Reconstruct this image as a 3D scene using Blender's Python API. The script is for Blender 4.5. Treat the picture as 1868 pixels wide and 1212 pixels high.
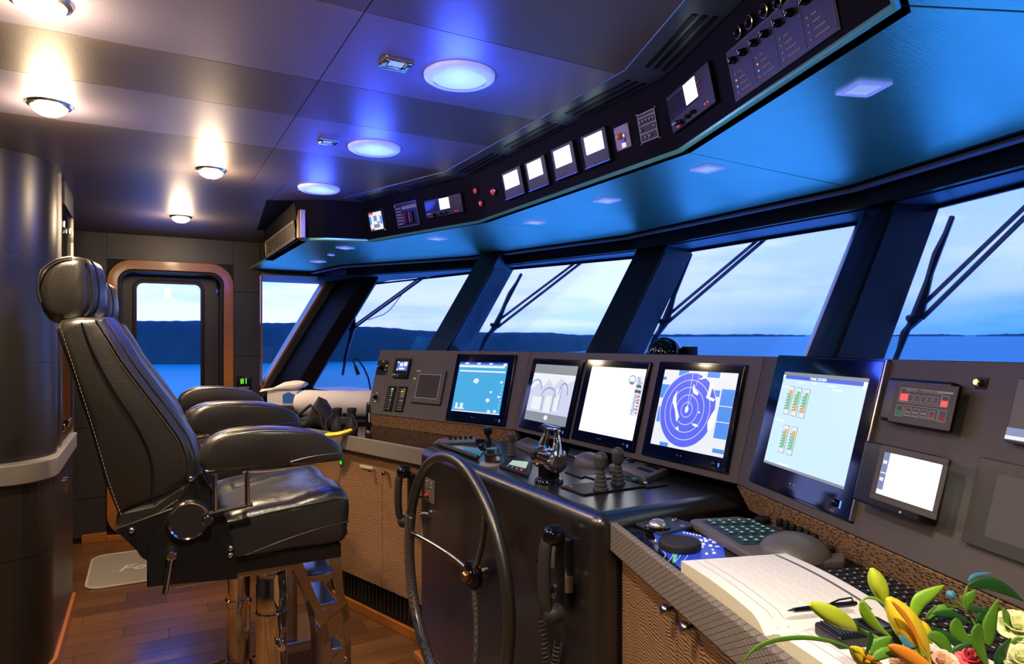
import bpy, bmesh, math, random
from mathutils import Vector, Matrix
random.seed(7)
C = bpy.context.scene.collection
for o in list(bpy.data.objects): bpy.data.objects.remove(o)

# ---------------------------------------------------------------- camera, sky, lamps, exposure
F = 1207.0; TH = math.atan(666/F); SN, CS = math.sin(TH), math.cos(TH); HY = 620; EYE = 1.5
cam = bpy.data.cameras.new('camera'); co = bpy.data.objects.new('camera', cam); C.objects.link(co)
cam.sensor_width = 36; cam.lens = 36*F/1868; cam.shift_y = 14/1868; cam.clip_start = .02; cam.clip_end = 60000
co.location = (0, 0, EYE); co.rotation_euler = (math.pi/2, 0, -TH)
sc = bpy.context.scene; sc.camera = co
sc.view_settings.view_transform = 'Standard'; sc.view_settings.look = 'None'
sc.view_settings.exposure = 0.0; sc.view_settings.gamma = 1; sc.view_settings.use_curve_mapping = False

def world():
    w = bpy.data.worlds.new('dusk_sky'); sc.world = w; w.use_nodes = True
    nt = w.node_tree; N = nt.nodes; L = nt.links
    for n in list(N): N.remove(n)
    def nd(t, **k):
        n = N.new(t)
        for a, b in k.items(): setattr(n, a, b)
        return n
    def mth(op, a, b=None, c=None, clamp=False):
        m = nd('ShaderNodeMath', operation=op, use_clamp=clamp)
        for i, x in enumerate((a, b, c)):
            if x is None: continue
            if isinstance(x, (int, float)): m.inputs[i].default_value = x
            else: L.new(x, m.inputs[i])
        return m.outputs[0]
    tc = nd('ShaderNodeTexCoord'); sp = nd('ShaderNodeSeparateXYZ'); L.new(tc.outputs['Generated'], sp.inputs[0])
    x, y, z = sp.outputs
    # clouds: noise stretched along the horizon
    mp = nd('ShaderNodeMapping'); mp.inputs['Scale'].default_value = (2.2, 2.2, 13); L.new(tc.outputs['Generated'], mp.inputs[0])
    nz = nd('ShaderNodeTexNoise'); nz.inputs['Scale'].default_value = 1.9; nz.inputs['Detail'].default_value = 6; nz.inputs['Roughness'].default_value = .55
    L.new(mp.outputs[0], nz.inputs['Vector'])
    cl = mth('MULTIPLY', mth('SUBTRACT', nz.outputs[0], .47), 7.0, clamp=True)
    zz = mth('ADD', z, mth('MULTIPLY', mth('SUBTRACT', nz.outputs[0], .5), .05))
    r = nd('ShaderNodeValToRGB'); L.new(mth('MULTIPLY', zz, 1.0, clamp=True), r.inputs[0])
    cr = r.color_ramp; cr.interpolation = 'EASE'
    stops = [(0.0, (.09, .42, .95)), (.03, (.14, .48, .98)), (.07, (.60, .80, 1)), (.13, (.80, .94, 1)), (.24, (.50, .76, 1)), (.42, (.14, .42, 1)), (1, (.03, .12, .75))]
    while len(cr.elements) > 1: cr.elements.remove(cr.elements[-1])
    cr.elements[0].position = 0; cr.elements[0].color = (*stops[0][1], 1)
    for p, c in stops[1:]:
        e = cr.elements.new(p); e.color = (*c, 1)
    # warm afterglow side of the sky lies to port (+Y)
    az = mth('MULTIPLY', mth('SUBTRACT', y, .42), 2.0, clamp=True)
    low = mth('SUBTRACT', 1.0, mth('MULTIPLY', z, 2.6), clamp=True)
    up = mth('MULTIPLY', mth('SUBTRACT', zz, -.01), 30.0, clamp=True)
    g = mth('MULTIPLY', mth('MULTIPLY', az, low), up)
    gl = nd('ShaderNodeMix', data_type='RGBA'); L.new(g, gl.inputs[0]); L.new(r.outputs[0], gl.inputs[6]); gl.inputs[7].default_value = (1.0, 1.05, 1.1, 1)
    cm = nd('ShaderNodeMix', data_type='RGBA'); L.new(mth('MULTIPLY', cl, .42), cm.inputs[0]); L.new(gl.outputs[2], cm.inputs[6]); cm.inputs[7].default_value = (.30, .62, 1, 1)
    hdr = nd('ShaderNodeVectorMath', operation='MULTIPLY'); L.new(cm.outputs[2], hdr.inputs[0]); hdr.inputs[1].default_value = (1.0, 1.04, 2.3)
    bg = nd('ShaderNodeBackground'); L.new(hdr.outputs[0], bg.inputs[0]); bg.inputs[1].default_value = 1.15
    ou = nd('ShaderNodeOutputWorld'); L.new(bg.outputs[0], ou.inputs[0])
world()

# ---------------------------------------------------------------- rays: a pixel of the 1868x1212 frame meets a real plane
def ray(px, py):
    l = (px-934)/F
    return Vector((SN+CS*l, CS-SN*l, (HY-py)/F))
EYEP = Vector((0, 0, EYE))
def at(px, py, t): return EYEP + ray(px, py)*t
def onX(px, py, X): r = ray(px, py); return EYEP + r*(X/r.x)
def onY(px, py, Y): r = ray(px, py); return EYEP + r*(Y/r.y)
def onZ(px, py, Z): r = ray(px, py); return EYEP + r*((Z-EYE)/r.z)

class Fr:
    """flat frame: origin, u to the viewer's right, v up, n towards the room"""
    def __init__(s, o, u, v):
        s.o = Vector(o); s.u = Vector(u).normalized(); v = Vector(v)
        s.n = s.u.cross(v).normalized(); s.v = s.n.cross(s.u).normalized()
    def p(s, a, b, c=0): return s.o + s.u*a + s.v*b + s.n*c
    def hit(s, px, py, off=0):
        r = ray(px, py); o = s.o + s.n*off
        t = (o-EYEP).dot(s.n)/r.dot(s.n); q = EYEP + r*t - o
        return q.dot(s.u), q.dot(s.v)
    def rect(s, pts, off=0):
        """pts TL TR BR BL -> u0,u1,v0,v1"""
        h = [s.hit(*p, off) for p in pts]
        return ((h[0][0]+h[3][0])/2, (h[1][0]+h[2][0])/2, (h[2][1]+h[3][1])/2, (h[0][1]+h[1][1])/2)
WORLD = Fr((0, 0, 0), (1, 0, 0), (0, 1, 0))

# ---------------------------------------------------------------- materials
def mat(name, col, rough=.5, metal=0, emit=None, es=1, spec=.5, coat=0, bump=None, var=0, varscale=6, alpha=None, crough=.1, sheen=0):
    m = bpy.data.materials.new(name); m.use_nodes = True
    nt = m.node_tree; N = nt.nodes; L = nt.links; b = N['Principled BSDF']
    b.inputs['Base Color'].default_value = (*col, 1); b.inputs['Roughness'].default_value = rough
    b.inputs['Metallic'].default_value = metal; b.inputs['Specular IOR Level'].default_value = spec
    b.inputs['Coat Weight'].default_value = coat; b.inputs['Coat Roughness'].default_value = crough
    if emit: b.inputs['Emission Color'].default_value = (*emit, 1); b.inputs['Emission Strength'].default_value = es
    tc = N.new('ShaderNodeTexCoord')
    if var:
        nz = N.new('ShaderNodeTexNoise'); nz.inputs['Scale'].default_value = varscale; nz.inputs['Detail'].default_value = 4
        L.new(tc.outputs['Object'], nz.inputs['Vector'])
        mx = N.new('ShaderNodeMix'); mx.data_type = 'RGBA'; L.new(nz.outputs[0], mx.inputs[0])
        mx.inputs[6].default_value = (*[c*(1-var) for c in col], 1); mx.inputs[7].default_value = (*[min(1, c*(1+var)) for c in col], 1)
        L.new(mx.outputs[2], b.inputs['Base Color'])
    if bump:
        kind, scale, stren = bump[:3]
        if kind == 'noise':
            t = N.new('ShaderNodeTexNoise'); t.inputs['Scale'].default_value = scale; t.inputs['Detail'].default_value = 5
        elif kind == 'voro':
            t = N.new('ShaderNodeTexVoronoi'); t.inputs['Scale'].default_value = scale
        elif kind == 'brush':
            t = N.new('ShaderNodeTexNoise'); t.inputs['Scale'].default_value = scale; t.inputs['Detail'].default_value = 3
            mp = N.new('ShaderNodeMapping'); mp.inputs['Scale'].default_value = bump[3]; L.new(tc.outputs['Object'], mp.inputs[0])
        bp = N.new('ShaderNodeBump'); bp.inputs['Strength'].default_value = stren; bp.inputs['Distance'].default_value = .004
        L.new((mp if kind == 'brush' else tc).outputs[0 if kind == 'brush' else 'Object'], t.inputs['Vector'])
        L.new(t.outputs[0], bp.inputs['Height']); L.new(bp.outputs[0], b.inputs['Normal'])
    return m
def nodes(m): return m.node_tree.nodes, m.node_tree.links, m.node_tree.nodes['Principled BSDF']

M = {}
M['leather'] = mat('black_leather', (.019, .017, .015), .30, spec=.8, coat=.25, crough=.2, bump=('voro', 420, .14), var=.3)
M['seat_leather'] = mat('seat_leather', (.02, .02, .02), .30, spec=.8, bump=('noise', 26, .55), var=.3)
M['stitch'] = mat('pale_thread', (.42, .36, .28), .7)
M['chrome'] = mat('chrome', (.86, .84, .82), .06, 1)
M['steel'] = mat('brushed_steel', (.55, .52, .49), .22, 1)
M['bracket'] = mat('black_painted_bracket', (.008, .008, .009), .28, spec=.5)
M['black'] = mat('satin_black', (.005, .005, .006), .42, spec=.3)
M['blackgloss'] = mat('gloss_black', (.004, .004, .006), .08, spec=.6)
M['bezel'] = mat('monitor_glass', (.002, .006, .03), .07, spec=.7)
M['rubber'] = mat('black_rubber', (.02, .02, .021), .55)
M['grey_rubber'] = mat('grey_rubber', (.075, .072, .072), .5)
M['console'] = mat('console_grey', (.098, .084, .074), .5, bump=('noise', 300, .12), var=.1)
M['helm'] = mat('helm_black_vinyl', (.011, .0105, .011), .30, spec=.9, coat=.5, crough=.22, bump=('noise', 500, .06))
M['wall'] = mat('dark_wall_panel', (.030, .027, .024), .42, bump=('noise', 60, .06), var=.25, varscale=3)
M['wallgap'] = mat('wall_joint', (.008, .007, .006), .7)
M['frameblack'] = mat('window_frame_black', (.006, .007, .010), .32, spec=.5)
M['pillarside'] = mat('window_reveal_skylit', (.010, .026, .045), .5, spec=.35)  # black satin reveal, blue of the sky light put into the colour
M['grille'] = mat('vent_bronze', (.30, .22, .15), .35, .6)
M['white'] = mat('white_paint', (.75, .76, .80), .4)
M['cream'] = mat('cream_cloth', (.80, .74, .66), .8, bump=('noise', 40, .3))
M['paper'] = mat('paper', (.86, .85, .82), .8)
M['pageedge'] = mat('page_edges', (.78, .72, .52), .8, bump=('brush', 60, .5, (1, 1, 60)))
M['ink'] = mat('grey_ink', (.12, .12, .13), .8)
M['inkpale'] = mat('pencil_grey', (.50, .49, .47), .8)
M['brass'] = mat('brass', (.75, .50, .22), .22, 1)
M['copper'] = mat('copper_band', (.50, .22, .09), .3, 1)
M['yellow'] = mat('yellow_plastic', (.95, .62, .02), .35)
M['bagblack'] = mat('black_nylon', (.012, .011, .012), .75, bump=('noise', 30, .6))
M['red'] = mat('red_plastic', (.65, .02, .02), .35, emit=(1, .03, .03), es=.12)
M['redlit'] = mat('red_lamp', (.7, .02, .02), .3, emit=(1, .03, .02), es=2.2)
M['redpot'] = mat('red_button_cap', (.60, .05, .05), .35, emit=(1, .06, .08), es=.25)
M['greenlit'] = mat('green_lamp', (.1, .6, .05), .3, emit=(.12, .9, .03), es=1.6)
M['greendim'] = mat('green_key', (.01, .28, .09), .4)
M['reddim'] = mat('red_key', (.28, .015, .01), .4)
M['orange'] = mat('orange_knob', (.75, .22, .02), .35)
M['bluecap'] = mat('blue_cap', (.02, .12, .75), .35)
M['label'] = mat('printed_white', (.55, .52, .48), .6)
M['labeldim'] = mat('printed_grey', (.20, .19, .18), .6)
M['keygrey'] = mat('pale_key_lettering', (.50, .62, .32), .5, emit=(.45, .62, .30), es=.25)
M['keyblue'] = mat('blue_key', (.02, .09, .13), .45)
M['padgrey'] = mat('keypad_grey', (.12, .11, .105), .42)
M['padblue'] = mat('keypad_face', (.03, .045, .07), .45)
M['kbd'] = mat('keyboard_black', (.012, .014, .018), .5)
M['silver'] = mat('silver_ball', (.65, .60, .55), .25, .8)
M['plate'] = mat('grey_plate', (.30, .25, .25), .45)
M['spkrim'] = mat('glowing_white_rim', (.72, .76, .9), .35, emit=(.14, .2, .8), es=.8)  # rim of discs and soffit lights, faint blue emission added
M['spk'] = mat('glowing_blue_white_disc', (.5, .55, .8), .5, emit=(.30, .40, 2.6), es=1)  # face of the ceiling discs, blue emission added
M['ledoff'] = mat('dimmed_led_lens', (.55, .60, .72), .25, emit=(.25, .42, .85), es=.8)
M['warm'] = mat('downlight_lens', (1, .85, .6), .5, emit=(1, .74, .40), es=60)
M['mat'] = mat('grey_carpet', (.24, .21, .16), .95, bump=('noise', 400, .6), var=.15, varscale=30)
M['matedge'] = mat('carpet_binding', (.42, .34, .27), .9)
M['wood'] = mat('varnished_wood', (.36, .12, .018), .34, coat=.15, var=.3, varscale=9)
M['dado'] = mat('grey_worktop', (.17, .155, .145), .55, bump=('noise', 160, .35), var=.12)
M['column'] = mat('column_black_lacquer', (.012, .0105, .010), .36, spec=.8)
M['ledframe'] = mat('pale_reveal_and_highlight', (.30, .36, .45), .4)  # pale reveal paint, also colours the soffit edge highlight
M['headreveal'] = mat('head_reveal_skylit', (.03, .10, .15), .4, spec=.5)  # head reveal with the sky's blue light mixed into its colour
M['smoke'] = mat('smoked_glass', (.05, .05, .055), .06, spec=.7)
M['blueled'] = mat('blue_indicator', (.1, .2, .9), .3, emit=(.1, .3, 1), es=1.2)
M['orangelit'] = mat('orange_lamp', (.8, .3, .05), .3, emit=(1, .35, .05), es=.8)

def emis(name, col, s=1.0):
    m = mat(name, (0, 0, 0), .25, emit=col, es=s, spec=.3); return m
M['e_white'] = emis('screen_white', (1, 1, 1), 1.25)
M['e_green_white'] = emis('screen_mint_white', (.86, 1, .93), 1.3)
M['e_pale'] = emis('screen_pale_blue', (.62, .84, 1), 1.05)
M['e_pale2'] = emis('screen_pale_band', (.78, .86, .96), 1)
M['e_cyan'] = emis('screen_cyan', (.07, .42, .78), 1)
M['e_navy'] = emis('screen_navy', (.035, .07, .55), 1)
M['e_radar'] = emis('screen_radar_blue', (.115, .155, .93), 1)
M['e_sky'] = emis('screen_sky_blue', (.09, .30, .90), 1)
M['e_hdr'] = emis('screen_header_blue', (.10, .16, .75), 1)
M['e_grey'] = emis('screen_grey', (.26, .29, .33), 1)
M['e_grey2'] = emis('screen_blue_grey', (.44, .50, .62), 1)
M['e_lav'] = emis('screen_lavender', (.66, .68, .86), 1)
M['e_lt'] = emis('screen_off_white', (.86, .88, .94), 1)
M['e_shadow'] = emis('screen_slate', (.22, .27, .48), 1)
M['e_green'] = emis('screen_green', (.20, .62, .30), 1)
M['e_orange'] = emis('screen_orange', (.85, .45, .15), 1)
M['e_dark'] = emis('screen_dark_grey', (.09, .11, .13), 1)
M['e_red'] = emis('screen_red', (.7, .12, .14), 1)
M['off'] = mat('screen_switched_off', (.10, .095, .09), .35)
M['off2'] = mat('screen_switched_off_dark', (.06, .056, .054), .3)

# floor planks: colour varies per plank
def plankmat():
    m = mat('walnut_plank', (.2, .1, .05), .32, coat=.25, spec=.4); N, L, b = nodes(m)
    tc = N.new('ShaderNodeTexCoord'); mp = N.new('ShaderNodeMapping'); mp.inputs['Scale'].default_value = (2, 30, 2)
    oi = N.new('ShaderNodeObjectInfo'); ad = N.new('ShaderNodeVectorMath'); ad.operation = 'ADD'
    L.new(tc.outputs['Object'], ad.inputs[0]); L.new(oi.outputs['Random'], ad.inputs[1]); L.new(ad.outputs[0], mp.inputs[0])
    nz = N.new('ShaderNodeTexNoise'); nz.inputs['Scale'].default_value = 2.2; nz.inputs['Detail'].default_value = 7; L.new(mp.outputs[0], nz.inputs[0])
    mx = N.new('ShaderNodeMix'); mx.data_type = 'RGBA'; L.new(nz.outputs[0], mx.inputs[0])
    mx.inputs[6].default_value = (.055, .022, .007, 1); mx.inputs[7].default_value = (.17, .075, .024, 1)
    hs = N.new('ShaderNodeHueSaturation'); L.new(mx.outputs[2], hs.inputs['Color'])
    mr = N.new('ShaderNodeMapRange'); mr.inputs[3].default_value = .7; mr.inputs[4].default_value = 1.25; L.new(oi.outputs['Random'], mr.inputs[0]); L.new(mr.outputs[0], hs.inputs['Value'])
    L.new(hs.outputs[0], b.inputs['Base Color']); return m
M['plank'] = plankmat()
# ceiling: smooth brushed vinyl and woven vinyl, satin reflective
M['ceil_smooth'] = mat('ceiling_smooth_vinyl', (.21, .17, .155), .45, .62, spec=.7, bump=('brush', 30, .08, (8, 1, 1)), var=.12, varscale=2)
def ceilweave():
    m = mat('ceiling_woven_vinyl', (.30, .27, .37), .46, .5, spec=.6); N, L, b = nodes(m)
    tc = N.new('ShaderNodeTexCoord'); br = N.new('ShaderNodeTexBrick'); br.inputs['Scale'].default_value = 26; br.inputs['Mortar Size'].default_value = .03
    br.inputs['Color1'].default_value = (1, 1, 1, 1); br.inputs['Color2'].default_value = (.8, .8, .8, 1); br.inputs['Mortar'].default_value = (0, 0, 0, 1)
    L.new(tc.outputs['Object'], br.inputs[0]); bp = N.new('ShaderNodeBump'); bp.inputs['Strength'].default_value = .25; bp.inputs['Distance'].default_value = .003
    L.new(br.outputs[0], bp.inputs['Height']); L.new(bp.outputs[0], b.inputs['Normal']); return m
M['ceil_weave'] = ceilweave()
M['soffit'] = mat('soffit_brushed_vinyl', (.26, .76, .50), .30, .78, spec=.7, bump=('brush', 24, .10, (1, 10, 1)), var=.12, varscale=5)
M['ventmetal'] = mat('vent_strip_metal', (.14, .20, .26), .36, .6)
M['overhead'] = mat('overhead_console_black', (.004, .003, .003), .6, spec=.05)
# zig-zag woven leather cabinet fronts
def weave(name, c1, c2, scale, axis='z'):
    m = mat(name, c1, .45, spec=.4); N, L, b = nodes(m)
    tc = N.new('ShaderNodeTexCoord'); wv = N.new('ShaderNodeTexWave'); wv.wave_type = 'BANDS'; wv.bands_direction = 'Z'
    wv.inputs['Scale'].default_value = scale; wv.inputs['Distortion'].default_value = 7; wv.inputs['Detail'].default_value = 1; wv.inputs['Detail Scale'].default_value = .7
    mp = N.new('ShaderNodeMapping'); mp.inputs['Scale'].default_value = (1.2, 1.2, 1); L.new(tc.outputs['Object'], mp.inputs[0]); L.new(mp.outputs[0], wv.inputs[0])
    vo = N.new('ShaderNodeTexNoise'); vo.inputs['Scale'].default_value = 230; L.new(tc.outputs['Object'], vo.inputs['Vector'])
    mu = N.new('ShaderNodeMath'); mu.operation = 'MULTIPLY'; L.new(wv.outputs[1], mu.inputs[0]); L.new(vo.outputs[0], mu.inputs[1])
    rp = N.new('ShaderNodeMapRange'); rp.inputs[1].default_value = .05; rp.inputs[2].default_value = .34; L.new(mu.outputs[0], rp.inputs[0])
    mx = N.new('ShaderNodeMix'); mx.data_type = 'RGBA'; L.new(rp.outputs[0], mx.inputs[0]); mx.inputs[6].default_value = (*c2, 1); mx.inputs[7].default_value = (*c1, 1)
    L.new(mx.outputs[2], b.inputs['Base Color'])
    bp = N.new('ShaderNodeBump'); bp.inputs['Strength'].default_value = .5; bp.inputs['Distance'].default_value = .003; L.new(rp.outputs[0], bp.inputs['Height']); L.new(bp.outputs[0], b.inputs['Normal'])
    return m
M['weave'] = weave('zigzag_woven_leather', (.40, .225, .115), (.12, .06, .028), 36)
def dimple():
    m = mat('dimpled_tan_leather', (.50, .30, .16), .5, spec=.3); N, L, b = nodes(m)
    tc = N.new('ShaderNodeTexCoord'); mp = N.new('ShaderNodeMapping'); mp.inputs['Scale'].default_value = (.8, .8, 1.5); L.new(tc.outputs['Object'], mp.inputs[0])
    vo = N.new('ShaderNodeTexVoronoi'); vo.inputs['Scale'].default_value = 95; vo.inputs['Randomness'].default_value = .55; L.new(mp.outputs[0], vo.inputs['Vector'])
    mr = N.new('ShaderNodeMapRange'); mr.inputs[1].default_value = .22; mr.inputs[2].default_value = .48; L.new(vo.outputs[0], mr.inputs[0])
    mx = N.new('ShaderNodeMix'); mx.data_type = 'RGBA'; L.new(mr.outputs[0], mx.inputs[0]); mx.inputs[6].default_value = (.07, .035, .018, 1); mx.inputs[7].default_value = (.52, .31, .17, 1); L.new(mx.outputs[2], b.inputs['Base Color'])
    bp = N.new('ShaderNodeBump'); bp.inputs['Strength'].default_value = .6; bp.inputs['Distance'].default_value = .004; L.new(mr.outputs[0], bp.inputs['Height']); L.new(bp.outputs[0], b.inputs['Normal']); return m
M['weave2'] = dimple()
# embossed grey edge leather with diamond lines
def emboss():
    m = mat('embossed_grey_leather', (.19, .16, .13), .42, var=0); N, L, b = nodes(m)
    tc = N.new('ShaderNodeTexCoord'); sp = N.new('ShaderNodeSeparateXYZ'); L.new(tc.outputs['Object'], sp.inputs[0]); hs = []
    for sg in (1, -1):
        x = N.new('ShaderNodeMath'); x.operation = 'MULTIPLY_ADD'; L.new(sp.outputs[2], x.inputs[0]); x.inputs[1].default_value = sg*1.6; L.new(sp.outputs[1], x.inputs[2])
        y = N.new('ShaderNodeMath'); y.operation = 'MULTIPLY'; L.new(x.outputs[0], y.inputs[0]); y.inputs[1].default_value = math.pi/.021
        z = N.new('ShaderNodeMath'); z.operation = 'SINE'; L.new(y.outputs[0], z.inputs[0]); w = N.new('ShaderNodeMath'); w.operation = 'ABSOLUTE'; L.new(z.outputs[0], w.inputs[0]); hs.append(w)
    mn = N.new('ShaderNodeMath'); mn.operation = 'MINIMUM'; L.new(hs[0].outputs[0], mn.inputs[0]); L.new(hs[1].outputs[0], mn.inputs[1])
    mr = N.new('ShaderNodeMapRange'); mr.inputs[2].default_value = .3; L.new(mn.outputs[0], mr.inputs[0])
    mx = N.new('ShaderNodeMix'); mx.data_type = 'RGBA'; L.new(mr.outputs[0], mx.inputs[0]); mx.inputs[6].default_value = (.11, .09, .072, 1); mx.inputs[7].default_value = (.20, .168, .138, 1); L.new(mx.outputs[2], b.inputs['Base Color'])
    bp = N.new('ShaderNodeBump'); bp.inputs['Strength'].default_value = .7; bp.inputs['Distance'].default_value = .003; L.new(mr.outputs[0], bp.inputs['Height']); L.new(bp.outputs[0], b.inputs['Normal']); return m
M['emboss'] = emboss()
def carbon():
    m = mat('coarse_wrapped_grip', (.05, .045, .04), .25, coat=.5); N, L, b = nodes(m)
    tc = N.new('ShaderNodeTexCoord'); ck = N.new('ShaderNodeTexChecker'); ck.inputs['Scale'].default_value = 230; ck.inputs[1].default_value = (.11, .10, .09, 1); ck.inputs[2].default_value = (.012, .011, .01, 1)
    L.new(tc.outputs['Object'], ck.inputs[0]); L.new(ck.outputs[0], b.inputs['Base Color']); return m
M['carbon'] = carbon()
def glassmat(name, tint, gl=.06):
    m = bpy.data.materials.new(name); m.use_nodes = True; N = m.node_tree.nodes; L = m.node_tree.links
    for n in list(N): N.remove(n)
    o = N.new('ShaderNodeOutputMaterial'); mx = N.new('ShaderNodeMixShader'); t = N.new('ShaderNodeBsdfTransparent'); g = N.new('ShaderNodeBsdfGlossy')
    t.inputs[0].default_value = (*tint, 1); g.inputs['Roughness'].default_value = .02
    lw = N.new('ShaderNodeLayerWeight'); lw.inputs[0].default_value = .25; ml = N.new('ShaderNodeMath'); ml.operation = 'MULTIPLY'; ml.inputs[1].default_value = gl*4
    L.new(lw.outputs['Fresnel'], ml.inputs[0]); L.new(ml.outputs[0], mx.inputs[0]); L.new(t.outputs[0], mx.inputs[1]); L.new(g.outputs[0], mx.inputs[2]); L.new(mx.outputs[0], o.inputs[0]); return m
M['glass'] = glassmat('window_glass', (.93, .97, 1))
M['glass2'] = glassmat('cabinet_glass', (.55, .55, .55), .12)
M['wiper'] = mat('wiper_dark_blue_grey', (.006, .016, .045), .45)
M['land'] = mat('distant_wooded_shore', (.010, .070, .065), .9, bump=('noise', .3, .6), var=.55, varscale=.12)
def seamat():
    m = mat('evening_sea', (.0, .2, .2), .5, spec=.12); N, L, b = nodes(m)
    tc = N.new('ShaderNodeTexCoord'); mp = N.new('ShaderNodeMapping'); mp.inputs['Scale'].default_value = (.06, .012, 1); L.new(tc.outputs['Object'], mp.inputs[0])
    nz = N.new('ShaderNodeTexNoise'); nz.inputs['Scale'].default_value = 1; nz.inputs['Detail'].default_value = 6; L.new(mp.outputs[0], nz.inputs[0])
    mx = N.new('ShaderNodeMix'); mx.data_type = 'RGBA'; L.new(nz.outputs[0], mx.inputs[0]); mx.inputs[6].default_value = (.0, .30, .22, 1); mx.inputs[7].default_value = (.02, .66, .46, 1)
    L.new(mx.outputs[2], b.inputs['Base Color']); return m
M['sea'] = seamat()
for k, c in dict(leaf=(.10, .26, .02), leafdark=(.02, .09, .02), leafbright=(.25, .50, .03), bud=(.50, .62, .04), budyellow=(.80, .60, .03), petalorange=(.95, .28, .03), petalpink=(.80, .12, .16), petalpeach=(.85, .52, .35), petalcream=(.75, .78, .40), stem=(.16, .34, .03), bluebud=(.06, .25, .42)).items():
    M[k] = mat('flower_'+k, c, .42, spec=.4, var=.25, varscale=25)

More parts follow.
